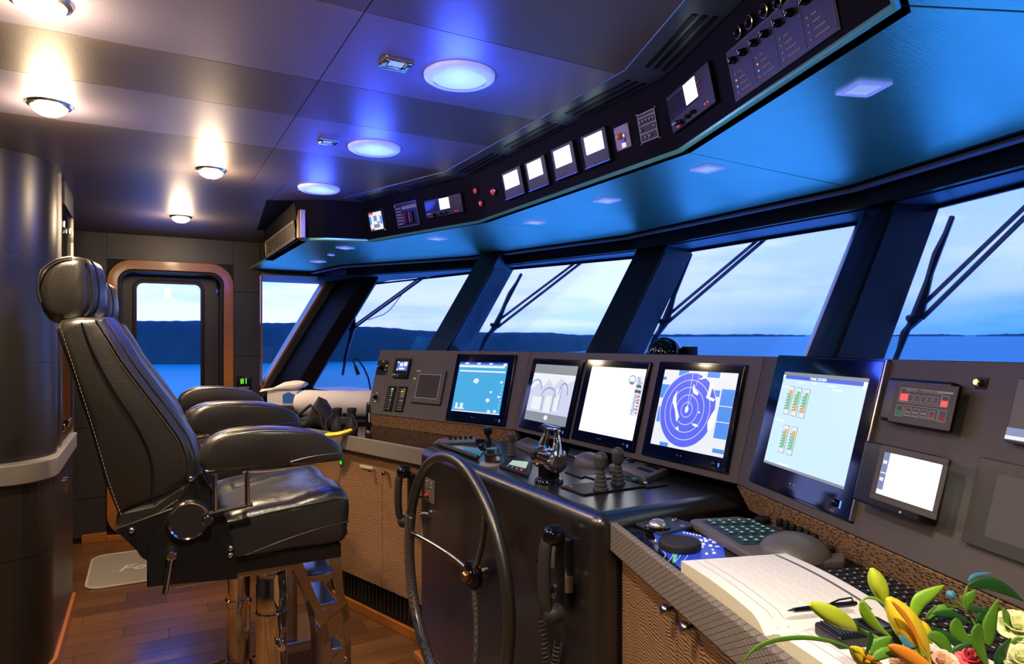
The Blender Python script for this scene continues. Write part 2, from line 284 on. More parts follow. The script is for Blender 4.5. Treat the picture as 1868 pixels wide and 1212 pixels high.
# ---------------------------------------------------------------- mesh builder
class MB:
    def __init__(s, fr=WORLD): s.fr = fr; s.v = []; s.f = []; s.sm = []
    def add(s, pts, faces, smooth=False):
        k = len(s.v); s.v += [s.fr.p(*p) for p in pts]
        for f in faces: s.f.append([i+k for i in f]); s.sm.append(smooth)
        return s
    def box(s, x0, x1, y0, y1, z0, z1):
        P = [(x, y, z) for z in (z0, z1) for y in (y0, y1) for x in (x0, x1)]
        return s.add(P, [(0, 2, 3, 1), (4, 5, 7, 6), (0, 1, 5, 4), (2, 6, 7, 3), (0, 4, 6, 2), (1, 3, 7, 5)])
    def quad(s, *p): return s.add(p, [tuple(range(len(p)))])
    def hexa(s, b, t):
        """bottom loop and top loop of equal length"""
        n = len(b); F_ = [tuple(range(n))[::-1], tuple(range(n, 2*n))] + [(i, (i+1) % n, n+(i+1) % n, n+i) for i in range(n)]
        return s.add(list(b)+list(t), F_)
    def prism(s, poly, c0, c1, ax=2):
        """poly in the two other axes, extruded along ax"""
        def q(a, b, c): return {2: (a, b, c), 1: (a, c, b), 0: (c, a, b)}[ax]
        return s.hexa([q(a, b, c0) for a, b in poly], [q(a, b, c1) for a, b in poly])
    def tube(s, pts, r, n=8, closed=False):
        pts = [Vector(p) for p in pts]; m = len(pts); R = r if isinstance(r, (list, tuple)) else [r]*m
        V = []; up = None
        for i, p in enumerate(pts):
            a = pts[(i-1) % m] if (closed or i) else pts[0]; b = pts[(i+1) % m] if (closed or i < m-1) else pts[-1]
            d = (b-a).normalized()
            if up is None: up = Vector((0, 0, 1)) if abs(d.z) < .9 else Vector((1, 0, 0))
            x = d.cross(up).normalized(); up = x.cross(d).normalized()
            for j in range(n):
                t = 2*math.pi*j/n; V.append(p + x*(math.cos(t)*R[i]) + up*(math.sin(t)*R[i]))
        Fc = []
        for i in range(m if closed else m-1):
            for j in range(n): Fc.append((i*n+j, i*n+(j+1) % n, ((i+1) % m)*n+(j+1) % n, ((i+1) % m)*n+j))
        s.add([tuple(v) for v in V], Fc, True)
        if not closed: s.add([tuple(v) for v in V[:n]], [tuple(range(n))[::-1]]); s.add([tuple(v) for v in V[-n:]], [tuple(range(n))])
        return s
    def lathe(s, prof, o=(0, 0, 0), ax=2, n=20, smooth=True, caps=True):
        """prof list of (radius, height) along axis ax"""
        V = []
        for r, h in prof:
            for j in range(n):
                t = 2*math.pi*j/n; a, b = r*math.cos(t), r*math.sin(t)
                q = {2: (a, b, h), 1: (b, h, a), 0: (h, a, b)}[ax]; V.append((o[0]+q[0], o[1]+q[1], o[2]+q[2]))
        m = len(prof); Fc = [(i*n+j, i*n+(j+1) % n, (i+1)*n+(j+1) % n, (i+1)*n+j) for i in range(m-1) for j in range(n)]
        s.add(V, Fc, smooth)
        if caps: s.add(V[:n], [tuple(range(n))[::-1]]); s.add(V[-n:], [tuple(range(n))])
        return s
    def loft(s, rings, smooth=True, caps=True, closed=True):
        n = len(rings[0]); V = [p for r in rings for p in r]
        Fc = [(i*n+j, i*n+(j+1) % n, (i+1)*n+(j+1) % n, (i+1)*n+j) for i in range(len(rings)-1) for j in range(n if closed else n-1)]
        s.add(V, Fc, smooth)
        if caps and closed: s.add(rings[0], [tuple(range(n))[::-1]], smooth); s.add(rings[-1], [tuple(range(n))], smooth)
        return s
    def ell(s, c, r, nu=14, nv=9, zmin=-1.0):
        prof = []
        for i in range(nv+1):
            a = -math.pi/2 + math.pi*i/nv; h = math.sin(a)
            if h < zmin: continue
            prof.append((max(math.cos(a), 1e-3), h))
        V = [(c[0]+r[0]*q*math.cos(2*math.pi*j/nu), c[1]+r[1]*q*math.sin(2*math.pi*j/nu), c[2]+r[2]*h) for q, h in prof for j in range(nu)]
        m = len(prof); s.add(V, [(i*nu+j, i*nu+(j+1) % nu, (i+1)*nu+(j+1) % nu, (i+1)*nu+j) for i in range(m-1) for j in range(nu)], True)
        s.add(V[:nu], [tuple(range(nu))[::-1]], True); s.add(V[-nu:], [tuple(range(nu))], True); return s
    def ringframe(s, u0, u1, v0, v1, w, c0, c1):
        s.box(u0, u1, v0, v0+w, c0, c1); s.box(u0, u1, v1-w, v1, c0, c1); s.box(u0, u0+w, v0+w, v1-w, c0, c1); s.box(u1-w, u1, v0+w, v1-w, c0, c1); return s
    def build(s, name, m, parent=None, bevel=0, seg=2, sub=0, smooth=None, angle=.6, base=None):
        me = bpy.data.meshes.new(name)
        if parent is not None:
            r = parent
            while r.parent: r = r.parent
            o_ = Vector(r.location)
        elif base is not None: o_ = Vector(base)
        else:
            zs = min(v.z for v in s.v); o_ = Vector((sum(v.x for v in s.v)/len(s.v), sum(v.y for v in s.v)/len(s.v), zs))
        me.from_pydata([tuple(v-o_) for v in s.v], [], s.f); 
        bm = bmesh.new(); bm.from_mesh(me); 
        for f, k in zip(bm.faces, s.sm): f.smooth = k if smooth is None else smooth
        bmesh.ops.remove_doubles(bm, verts=bm.verts, dist=1e-6)
        bmesh.ops.recalc_face_normals(bm, faces=bm.faces); bm.to_mesh(me); bm.free()
        if not bevel and any(s.sm): me.set_sharp_from_angle(angle=.75)
        me.materials.append(M[m] if isinstance(m, str) else m)
        o = bpy.data.objects.new(name, me); C.objects.link(o)
        if parent is not None: o.parent = parent
        else: o.location = o_
        if bevel:
            b = o.modifiers.new('bevel', 'BEVEL'); b.width = bevel; b.segments = seg; b.limit_method = 'ANGLE'; b.angle_limit = angle
            for p in me.polygons: p.use_smooth = True
            w = o.modifiers.new('wn', 'WEIGHTED_NORMAL'); w.keep_sharp = False
        if sub:
            b = o.modifiers.new('sub', 'SUBSURF'); b.levels = sub; b.render_levels = sub
            for p in me.polygons: p.use_smooth = True
        return o
def tag(o, label, cat, group=None):
    o['label'] = label; o['category'] = cat
    if group: o['group'] = group
    return o
def thing(name, label, cat, loc=(0, 0, 0), group=None):
    o = bpy.data.objects.new(name, None); C.objects.link(o); o.location = loc; o.empty_display_size = .05
    return tag(o, label, cat, group)
def struct(o, label=None):
    o['kind'] = 'structure'
    if label: o['label'] = label
    return o
def shell(name, loc=(0, 0, 0)):
    o = bpy.data.objects.new(name, None); C.objects.link(o); o.location = loc; o.empty_display_size = .05; return struct(o)
def dup(root, d, label):
    r = root.copy(); C.objects.link(r); r.location = Vector(root.location)+Vector(d); r['label'] = label
    for ch in [c for c in bpy.data.objects if c.parent == root]:
        c = ch.copy(); C.objects.link(c); c.parent = r
        for g in [q for q in bpy.data.objects if q.parent == ch]:
            e = g.copy(); C.objects.link(e); e.parent = c
    return r
def text(fr, s_, size, u, v, m, parent, name='lettering', off=.002, align='CENTER', rot=0, shear=0):
    cu = bpy.data.curves.new('t', 'FONT'); cu.body = s_; cu.size = size; cu.extrude = .0004; cu.align_x = align; cu.align_y = 'CENTER'; cu.shear = shear; cu.resolution_u = 2
    ob = bpy.data.objects.new('t', cu); me = bpy.data.meshes.new_from_object(ob)
    r = parent
    while r.parent: r = r.parent
    Mx = Matrix((( *fr.u, 0), (*fr.v, 0), (*fr.n, 0), (0, 0, 0, 1))).transposed()
    o_ = fr.p(u, v, off)-Vector(r.location)
    Mx = Matrix.Translation(o_) @ Mx @ Matrix.Rotation(rot, 4, 'Z'); me.transform(Mx)
    bpy.data.objects.remove(ob); bpy.data.curves.remove(cu)
    me.name = name; me.materials.clear(); me.materials.append(M[m]); o = bpy.data.objects.new(name, me); C.objects.link(o); o.parent = parent; return o
# ---------------------------------------------------------------- lamps of the wheelhouse
CZ = 2.30; PW = 5.78; SB = -1.33; AFT = -2.6
def lamp(kind, name, loc, energy, col, size=.05, rot=(0, 0, 0), **k):
    l = bpy.data.lights.new(name, kind); l.energy = energy; l.color = col
    if kind in ('POINT', 'SPOT'): l.shadow_soft_size = size
    if kind == 'AREA': l.size = size
    for a, b in k.items(): setattr(l, a, b)
    o = bpy.data.objects.new(name, l); C.objects.link(o); o.location = loc; o.rotation_euler = rot; return o
WARM = (1, .74, .46)
DL = [(-.29, 2.725, 'large warm ceiling downlight above the nearest chair back'), (-.22, 1.90, 'warm ceiling downlight at the top left corner of the view'),
      (.264, 3.41, 'warm ceiling downlight above the farther chair, third from the top left'), (.193, 4.80, 'small warm ceiling downlight just inside the side door'),
      (.264, 1.09, None), (.30, -.10, None), (-1.2, .6, None), (-1.2, 3.6, None)]
dl_e = 52
for i, (x, y, lab) in enumerate(DL):
    e = dl_e*(.55 if i > 5 else .82 if i == 4 else 1.0)
    lamp('SPOT', 'downlight_beam', (x, y, CZ-.045), e*1.9, (1, .84, .66) if lab is None else WARM, .03, spot_size=2.1, spot_blend=.8)
    lamp('POINT', 'downlight_glow', (x, y, CZ-.085), e*.16, WARM, .05)
    if lab:
        t = thing('ceiling_downlight', lab, 'light', (x, y, CZ-.02), 'warm downlights in the ceiling')
        MB().lathe([(.068, 0), (.065, -.008), (.054, -.012)], (x, y, CZ), n=24, caps=False).build('trim_ring', 'steel', t)
        MB().lathe([(.054, -.010), (.048, -.024), (.03, -.036), (.002, -.041)], (x, y, CZ), n=20).build('lens', 'warm', t)

# ---------------------------------------------------------------- exterior
ext = shell('trim_exterior'); bpy.data.objects.remove(ext)
rt = Vector((CS, -SN, 0)); fw = Vector((SN, CS, 0)); TR = math.tan(math.radians(.43))
def outz(p, z):   # the ship lies slightly trimmed to the sea
    return z + p.dot(fw)*TR
b = MB(); n = 72; rings = [40, 120, 300, 700, 1600, 4000, 12000, 30000]
P = []; Fc = []
for r in rings:
    for j in range(n):
        a = 2*math.pi*j/n; p = Vector((r*math.cos(a), r*math.sin(a), 0)); P.append((p.x, p.y, outz(p, -7)))
Fc = [(i*n+j, i*n+(j+1) % n, (i+1)*n+(j+1) % n, (i+1)*n+j) for i in range(len(rings)-1) for j in range(n)]
sea = b.add(P, Fc).build('sea', 'sea', base=(0, 0, -7)); sea['kind'] = 'structure'; sea['label'] = 'blue evening sea outside the windows'
def ridge(pts, name, label, seed):
    """pts: (px, depth, height above eye in m); a wooded shore with front slope, crest and back"""
    rnd = random.Random(seed); rows = []
    for i in range(len(pts)-1):
        for k in range(10):
            t = k/10; a, c = pts[i], pts[i+1]; rows.append([a[j]*(1-t)+c[j]*t for j in range(3)])
    rows.append(list(pts[-1]))
    rr = []
    for px, t, h in rows:
        p0 = at(px, HY, t); d = (p0-EYEP).normalized(); h += rnd.uniform(-.012, .012)*t*.05
        top = EYE+h
        ring = [(p0.x, p0.y, outz(p0, -7.2))]
        for k, q in ((.15, .3), (.35, .62), (.6, .85), (1, 1), (1.6, .9), (3, 0)):
            pp = p0 + d*(t*.05*k); base = outz(pp, -7.2); jt = rnd.uniform(-.03, .03) if q not in (0, 1) else 0
            ring.append((pp.x, pp.y, base+(top-base)*(q+jt) if q else base))
        rr.append(ring)
    o = MB().loft(rr, closed=False).build(name, 'land', base=(*at(pts[0][0], HY, pts[0][1])[:2], -7)); tag(o, label, 'hill'); return o
def hp(px, y_top, t): return (px, t, (HY-y_top)/F*t)
ridge([hp(150, 586, 190), hp(250, 584, 190), hp(370, 584, 190), hp(470, 588, 195), hp(560, 588, 200), hp(600, 594, 205), hp(700, 596, 215), hp(760, 602, 230), hp(860, 606, 250), hp(880, 606, 260), hp(1000, 606, 300), hp(1060, 611, 340), hp(1160, 612, 480)],
      'wooded_shore', 'dark blue wooded shoreline seen through the left windows', 3)
ridge([hp(1170, 610, 2600), hp(1280, 610, 2700), hp(1380, 609.5, 2900), hp(1470, 611.4, 3400)], 'low_island', 'thin dark strip of distant land on the horizon in the middle window', 5)
ridge([hp(1600, 611.3, 3600), hp(1720, 609.5, 3600), hp(1760, 611.3, 3700)], 'low_island', 'tiny distant island left of the horizon in the rightmost window', 6)
ridge([hp(1780, 611.3, 3600), hp(1840, 609, 3600), hp(1900, 609, 3700), hp(2000, 611, 3800)], 'low_island', 'distant island at the right edge of the rightmost window', 8)

# ---------------------------------------------------------------- shell
fl = struct(MB().box(AFT, 2.4, SB, 6.3, -.06, -.006).build('floor', 'wallgap', base=(0, 0, 0)), 'walnut plank floor of the wheelhouse')
PL = {}
def plank(x0, x1, y):
    L_ = round(x1-x0, 3)
    if L_ not in PL:
        o = MB().box(0, L_-.003, 0, .1275, -.008, 0).build('plank', 'plank', fl, bevel=0); PL[L_] = o.data
        o.location = (x0, y, 0); return
    o = bpy.data.objects.new('plank', PL[L_]); C.objects.link(o); o.parent = fl; o.location = (x0, y, 0)
row = 0; y = SB
while y < PW-.05:
    x = AFT; k = row % 4; first = [.5, .9, .3, .7][k]; Ls = [first, 1.1, .9, 1.1, .9]
    for L_ in Ls:
        if x >= 1.55: break
        L_ = min(L_, round(1.6-x, 3))
        plank(x, x+L_, y); x = round(x+L_, 3)
    y += .13; row += 1

ce = struct(MB().box(AFT, 3.2, SB-.1, 6.3, CZ+.012, CZ+.08).build('ceiling', 'wallgap', base=(0, 0, CZ)), 'dark panelled wheelhouse ceiling')
YB = [SB, .10, 1.587, 2.075, 2.44, 2.90, 3.55]; XS = [AFT, -1.0, .465, 1.24]
for i in range(6):
    for j in range(3):
        m = 'ceil_weave' if i in (2, 4) else 'ceil_smooth'
        MB().box(XS[j]+.0015, XS[j+1]-.0015, YB[i]+.0015, YB[i+1]-.0015, CZ, CZ+.014).build('ceiling_panel', m, ce)
MB().box(AFT, -1.0015, 3.5515, PW, CZ, CZ+.014).build('ceiling_panel', 'ceil_smooth', ce)
MB().box(-.9985, .62, 3.5515, PW, CZ, CZ+.014).build('ceiling_panel', 'ceil_smooth', ce)
MB().box(.623, 1.24, 3.5515, PW, CZ, CZ+.014).build('ceiling_panel', 'ceil_smooth', ce)

# port wall with its door and side window
wp = struct(shell('wall_port', (0, PW, 0)), 'dark panelled port wall with side door and side window')
DX0, DX1, DZ = -.20, .55, 2.04
b = MB()
b.box(AFT, DX0, PW+.02, PW+.12, 0, CZ+.02).box(DX1, .82, PW+.02, PW+.12, 0, CZ+.02).box(DX0, DX1, PW+.02, PW+.12, DZ, CZ+.02)
b.prism([(.82, 2.04), (1.80, 2.04), (1.95, CZ+.02), (.82, CZ+.02)], PW+.02, PW+.12, 1).prism([(.82, 0), (.55, 0), (1.22, 1.10), (.82, 1.10)], PW+.02, PW+.12, 1).box(.56, .82, PW+.02, PW+.12, 0, 1.1)
b.prism([(1.385, 2.04), (.828, 1.10), (1.22, 1.10), (1.80, 2.04)], PW+.02, PW+.12, 1)
b.build('wall_core', 'wallgap', wp)
rows = [(.04, .33), (.33, .85), (.85, 1.367), (1.367, 1.886), (1.886, 2.30)]
for z0, z1 in rows:
    g = .002
    for x0, x1 in ((-2.6, -1.9), (-1.9, -1.2), (-1.2, -.262), (.612, .818)):
        MB().box(x0+g, x1-g, PW, PW+.02, z0+g, z1-g).build('wall_panel', 'wall', wp)
MB().box(-.262, .612, PW, PW+.02, 2.105, 2.298).build('wall_panel', 'wall', wp)
b = MB().box(.822, 1.78, PW, PW+.02, 2.05, 2.298).box(.822, 1.15, PW, PW+.02, .04, 1.075)
b.prism([(1.40, 2.05), (.83, 1.075), (1.18, 1.075), (1.75, 2.05)], PW, PW+.02, 1); b.build('wall_panel', 'wall', wp)
struct(MB().box(-.42, -.262, PW-.012, PW+.02, 0, .065).box(.612, .9, PW-.012, PW+.02, 0, .065).box(-.262, .612, PW-.03, PW+.3, 0, .04).build('baseboard_port', 'wood', bevel=.003))

# side door: wooden ring frame, lobby, glazed leaf
d1 = shell('door_1', (.17, PW, 0)); d1['label'] = 'glazed side door in a rounded varnished wood frame'
def rring(x0, x1, z0, z1, r, k=7):
    pts = []
    for cx, cz, a0 in ((x1-r, z1-r, 0), (x0+r, z1-r, 90), (x0+r, z0+r, 180), (x1-r, z0+r, 270)):
        for i in range(k+1): a = math.radians(a0+90*i/k); pts.append((cx+r*math.cos(a), cz+r*math.sin(a)))
    return pts
def ring_frame(x0, x1, z0, z1, r, w, ya, yb, name, m, parent, bevel=.004):
    o_, i_ = rring(x0, x1, z0, z1, r), rring(x0+w, x1-w, z0+w, z1-w, max(r-w, .01))
    b = MB(); R = []
    for (a, c), (e, f) in zip(o_, i_): R.append([(a, ya, c), (a, yb, c), (e, yb, f), (e, ya, f)])
    b.loft(R+[R[0]], smooth=False, caps=False); return b.build(name, m, parent, bevel=bevel)
ring_frame(-.262, .612, .02, 2.105, .17, .072, PW-.022, PW+.10, 'door_frame', 'wood', d1)
ring_frame(-.190, .540, .092, 2.033, .10, .02, PW+.01, PW+.22, 'rubber_seal', 'black', d1)
DY = PW+.24; g0 = onY(248, 515, DY); g1 = onY(367, 515, DY)
gx0, gx1, gz1 = g0.x, g1.x, g0.z; gz0 = .95
b = MB(); b.box(-.3, gx0, DY, DY+.05, 0, 2.2).box(gx1, .75, DY, DY+.05, 0, 2.2).box(gx0, gx1, DY, DY+.05, gz1, 2.2).box(gx0, gx1, DY, DY+.05, 0, gz0); b.build('door_leaf', 'wall', d1)
ring_frame(gx0-.024, gx1+.024, gz0-.024, gz1+.024, .075, .030, DY-.012, DY, 'window_rim', 'black', d1)
MB().box(gx0-.005, gx1+.005, DY+.02, DY+.026, gz0-.005, gz1+.005).build('pane', 'glass', d1)
h = onY(398, 525, PW+.16)
b = MB().lathe([(.026, 0), (.026, .05)], (h.x+.01, PW+.16, h.z-.03), ax=1, n=14).tube([(h.x+.01, PW+.15, h.z-.03), (h.x-.005, PW+.12, h.z+.02), (h.x-.012, PW+.11, h.z+.10)], [.014, .012, .009], 8).tube([(h.x+.01, PW+.15, h.z-.03), (h.x+.02, PW+.14, h.z-.10)], [.013, .010], 8)
b.build('handle', 'blackgloss', d1)
b = MB().box(DX1, DX1+.02, PW+.10, DY, 0, 2.2).box(-.32, -.30, PW+.10, DY, 0, 2.2); b.build('door_jamb', 'wall', d1)

# side window in the port wall
w1 = shell('window_1', (1.0, PW, 1.1)); w1['label'] = 'slanted triangular side window with thin wood edging'
q = [(.822, 1.09), (.834, 1.085), (1.40, 2.05), (.822, 2.05)]; qi = [(.834, 1.125), (.836, 1.12), (1.372, 2.038), (.834, 2.038)]
b = MB(); R = [[(a, PW-.006, c), (a, PW+.02, c), (e, PW+.02, f), (e, PW-.006, f)] for (a, c), (e, f) in zip(q, qi)]
b.loft(R+[R[0]], smooth=False, caps=False).build('wood_edging', 'wood', w1)
b = MB(); qo = [(a, PW+.14, c) for a, c in [(.84, 1.15), (.842, 1.145), (1.33, 1.99), (.84, 1.99)]]
R = [[(e, PW+.02, f), (e, PW+.028, f), (o_[0]+.0, PW+.148, o_[2]), o_] for (e, f), o_ in zip(qi, qo)]
b.loft(R+[R[0]], smooth=False, caps=False).build('reveal', 'ledframe', w1)
MB().prism([(.83, 1.12), (.835, 1.115), (1.36, 2.03), (.83, 2.03)], PW+.125, PW+.131, 1).build('pane', 'glass', w1)

# aft and starboard walls close the room behind the photographer
for nm, bx in (('wall_aft', (AFT-.1, AFT, SB-.1, 5.9, 0, CZ+.08)), ('wall_starboard', (AFT, 3.2, SB-.1, SB, 0, CZ+.08))):
    struct(MB().box(*bx).build(nm, 'wall'), 'dark panelled wall behind the view')

# ---------------------------------------------------------------- raked front windows
K = .61
def zx(p, z): return (p[0]-(2.0-z)*K, p[1], z)          # slide a plan point (given at z=2) along the rake
GP = [(1.75, 5.78), (2.18, 4.18), (2.65, 2.92), (2.65, 1.58), (2.18, .32), (1.60, -1.33)]
wf = struct(shell('wall_front', (2.5, 2.25, 0)), 'black framed forward leaning front window wall')
pill = [[(1.44, 5.78), (1.50, 5.16), (1.62, 5.14), (1.80, 5.78)],
        [(1.93, 4.03), (1.975, 3.80), (2.255, 4.05), (2.20, 4.22), (2.08, 4.25)],
        [(2.42, 2.69), (2.40, 2.91), (2.60, 3.05), (2.66, 2.93), (2.66, 2.732)],
        [(2.42, 1.573), (2.38, 1.44), (2.58, 1.38), (2.66, 1.57), (2.66, 1.77)],
        [(1.93, .47), (1.975, .70), (2.255, .45), (2.20, .28), (2.08, .25)]]
for i, q in enumerate(pill):
    b = MB(); b.hexa([zx(p, 1.085 if i else .97) for p in q], [zx(p, 2.22) for p in q]); b.build('window_pillar', 'frameblack' if i else 'overhead', wf, bevel=.006)
    if i:  # thin sheet on the starboard facing reveal, its blue painted in for sky light
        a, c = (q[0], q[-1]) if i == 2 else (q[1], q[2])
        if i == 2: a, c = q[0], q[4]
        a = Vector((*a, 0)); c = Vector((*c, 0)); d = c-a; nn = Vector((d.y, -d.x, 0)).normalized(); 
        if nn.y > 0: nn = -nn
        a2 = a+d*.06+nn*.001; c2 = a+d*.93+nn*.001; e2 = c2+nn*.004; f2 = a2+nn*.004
        MB().hexa([zx((v.x, v.y), 1.0) for v in (a2, c2, e2, f2)], [zx((v.x, v.y), 1.97) for v in (a2, c2, e2, f2)]).build('reveal_sky_tint', 'pillarside', wf)
# header over the panes
Q = [(1.20, 5.78), (1.30, 5.15), (1.95, 4.17), (2.31, 2.92), (2.31, 1.58), (1.95, .33), (1.30, -.70), (1.15, -1.33)]
def off(poly, d):
    out = []
    for i, p in enumerate(poly):
        a = Vector(poly[max(i-1, 0)]); c = Vector(poly[min(i+1, len(poly)-1)]); t = (c-a).normalized(); n_ = Vector((-t.y, t.x)); 
        if n_.x < 0: n_ = -n_
        out.append((p[0]+n_.x*d, p[1]+n_.y*d))
    return out
Qa = off(Q, .085); G2 = [(1.80, 5.78), (1.80, 5.4), (2.24, 4.18), (2.70, 2.94), (2.70, 1.56), (2.24, .32), (1.8, -.7), (1.65, -1.33)]
b = MB()
for i in range(len(Q)-1):
    b.hexa([(*Qa[i], 2.005), (*Qa[i+1], 2.005), (*G2[i+1], 2.005), (*G2[i], 2.005)], [(*Qa[i], CZ), (*Qa[i+1], CZ), (*G2[i+1], CZ), (*G2[i], CZ)])
b.build('window_header', 'frameblack', wf)
for a, c in ((1.5, .0),):
    pass
b = MB(); Qb = off(Q, .02); Qc = off(Q, .055)
for i in range(len(Q)-1):
    b.hexa([(*Qb[i], 2.062), (*Qb[i+1], 2.062), (*Qc[i+1], 2.062), (*Qc[i], 2.062)], [(*Qb[i], 2.075), (*Qb[i+1], 2.075), (*Qc[i+1], 2.075), (*Qc[i], 2.075)])
struct(b.build('trim_1', 'ledframe', bevel=.003), 'thin pale highlight strip between soffit and window header')  # bevel highlight along the soffit edge built as a pale coloured strip
b = MB(); Qd = off(Q, .09)   # gap filler above
for i in range(len(Q)-1):
    b.hexa([(*Q[i], 2.079), (*Q[i+1], 2.079), (*Qd[i+1], 2.079), (*Qd[i], 2.079)], [(*Q[i], 2.12), (*Q[i+1], 2.12), (*Qd[i+1], 2.12), (*Qd[i], 2.12)])
b.build('blind_slot', 'black', wf)
# sheet just under the header, sky light on the reveal painted in as blue
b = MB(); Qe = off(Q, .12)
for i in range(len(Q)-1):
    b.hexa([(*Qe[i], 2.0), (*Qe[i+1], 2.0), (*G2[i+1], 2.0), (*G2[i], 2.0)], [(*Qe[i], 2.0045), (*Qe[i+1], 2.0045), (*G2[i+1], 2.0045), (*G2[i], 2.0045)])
b.build('head_reveal_sky_tint', 'headreveal', wf)
# sill body below the panes
b = MB()
for i in range(5):
    p, q_ = GP[i], GP[i+1]
    a, c = zx(p, 1.09), zx(q_, 1.09)
    b.hexa([(a[0]-.12, a[1], .0), (c[0]-.12, c[1], .0), (c[0]+.35, c[1], .0), (a[0]+.35, a[1], .0)], [(a[0]-.02, a[1], 1.09), (c[0]-.02, c[1], 1.09), (c[0]+.35, c[1], 1.09), (a[0]+.35, a[1], 1.09)])
b.build('sill_wall', 'frameblack', wf)
# panes and their black glazing edge
PN = []
for i in range(5):
    p, q_ = GP[i], GP[i+1]
    a, c = Vector(zx(p, 1.06)), Vector(zx(q_, 1.06)); up = Vector((K, 0, 1))
    fr = Fr(a, c-a, up); Wd = (c-a).length; PN.append(fr)
    w = shell('window_%d' % (i+2), tuple(a)); w['label'] = ['front window pane next to the side window', 'second front window pane from the left', 'middle front window pane', 'front window pane right of the middle', 'front window pane out to starboard'][i]
    hgt = .95*math.sqrt(1+K*K)
    v1 = hgt
    b = MB(); A, Cc = a, c; 
    b.hexa([tuple(A), tuple(Cc), tuple(Cc+Vector((.008, 0, 0))), tuple(A+Vector((.008, 0, 0)))], [tuple(A+up*.95), tuple(Cc+up*.95), tuple(Cc+up*.95+Vector((.008, 0, 0))), tuple(A+up*.95+Vector((.008, 0, 0)))])
    b.build('pane', 'glass', w)
    up2 = up*.925; e1 = Vector((-.012, 0, 0)); th = up*.014
    MB().hexa([tuple(A+up2+e1), tuple(Cc+up2+e1), tuple(Cc+up2), tuple(A+up2)], [tuple(A+up2+e1+th), tuple(Cc+up2+e1+th), tuple(Cc+up2+th), tuple(A+up2+th)]).build('glazing_edge', 'black', w)
# wheelhouse roof eyebrow keeps the sky off the inside of the header
struct(MB().box(-2.6, 3.0, -1.5, 6.3, CZ+.08, CZ+.14).build('trim_2', 'black'), 'roof plate')
# ---------------------------------------------------------------- overhead console and soffit
OB = [(.74, 5.78), (.76, 5.10), (.774, 3.96), (.90, 3.88), (1.134, 3.816), (1.427, 2.93), (1.427, 1.53), (1.134, .684), (.74, .50), (.74, -.9)]   # bottom line, z 2.08
OTz = CZ; SZ = 2.08
def offin(poly, d): return off(poly, -d)
OT = offin(OB, .05); OT[2] = (.74, 3.93)
oc = thing('overhead_console', 'long black overhead instrument console above the front windows', 'console', (1.3, 2.23, SZ))
def seg(i0, i1, name, m, par, za=SZ, zb=OTz, bevel=0, th=.05):
    b = MB()
    for i in range(i0, i1):
        A, B_, a, b_ = OB[i], OB[i+1], OT[i], OT[i+1]
        b.hexa([(*A, za), (*B_, za), (B_[0]+th, B_[1], za), (A[0]+th, A[1], za)], [(*a, zb), (*b_, zb), (b_[0]+th, b_[1], zb), (a[0]+th, a[1], zb)])
    return b.build(name, m, par, bevel=bevel)
for i in (2, 3, 4, 5, 6, 7, 8): seg(i, i+1, 'face_panel', 'overhead', oc)
# rounded lower edge
b = MB(); b.tube([(x+.008, y, SZ+.004) for x, y in OB[2:9]], .010, 8); b.build('lower_edge', 'soffit', oc)
# port end face with bronze air grille
b = MB(); b.hexa([(.76, 5.10, SZ), (.774, 3.96, SZ), (.824, 3.96, SZ), (.81, 5.10, SZ)], [(.745, 5.10, OTz), (.75, 3.96, OTz), (.80, 3.96, OTz), (.80, 5.10, OTz)]); b.build('end_panel', 'overhead', oc)
gr = thing('air_grille', 'bronze slatted air grille on the port end of the overhead console', 'vent', (.76, 4.5, SZ))
G = Fr((.752, 5.02, SZ+.008), (.010, -1.05, 0), (-.015, 0, .22)); 
MB(G).ringframe(0, 1.02, 0, .115, .014, -.004, .004).build('grille_frame', 'grille', gr, bevel=.002)
for k in range(14): MB(G).box(.05+k*.069, .064+k*.069, .014, .116, 0, .0025).build('slat', 'grille', gr)
MB(G).box(.01, 1.01, .01, .11, -.004, .0005).build('backing', 'black', gr)
MB().hexa([(.755, 3.945, SZ+.002), (.768, 3.905, SZ+.002), (.80, 3.90, SZ+.002), (.80, 3.95, SZ+.002)], [(.755, 3.945, OTz-.05), (.768, 3.905, OTz-.05), (.80, 3.90, OTz-.05), (.80, 3.95, OTz-.05)]).build('corner_post', 'grille', gr, bevel=.006)

# vent strip between ceiling panels and console
VS = offin(OB, .05); VI = offin(OB, .19)
vs = struct(shell('trim_3', (1.3, 2.25, CZ)), 'metal strip with air slots along the ceiling edge')
for i in range(2, 8):
    i0, i1 = i, i+1
    A, B_, a, c = VI[i0], VI[i1], VS[i0], VS[i1]
    if i in (2, 3): continue
    MB().hexa([(*A, CZ-.004), (*B_, CZ-.004), (*c, CZ-.004), (*a, CZ-.004)], [(*A, CZ+.01), (*B_, CZ+.01), (*c, CZ+.01), (*a, CZ+.01)]).build('edge_strip', 'ventmetal', vs, bevel=.003)
    A, B_, a, c = (Vector((*q, CZ-.004)) for q in (A, B_, a, c)); L_ = (B_-A).length
    n_ = max(1, round(L_/.5)); 
    for k in range(n_):
        t0, t1 = (k+.12)/n_, (k+.88)/n_
        for s_ in range(3):
            w0, w1 = .34+s_*.2, .44+s_*.2
            def P_(t, w): return (A.lerp(B_, t)).lerp(a.lerp(c, t), w)
            q = [P_(t0, w0), P_(t1, w0), P_(t1, w1), P_(t0, w1)]
            MB().hexa([tuple(v-Vector((0, 0, .0025))) for v in q], [tuple(v+Vector((0, 0, .002))) for v in q]).build('air_slot', 'black', vs)
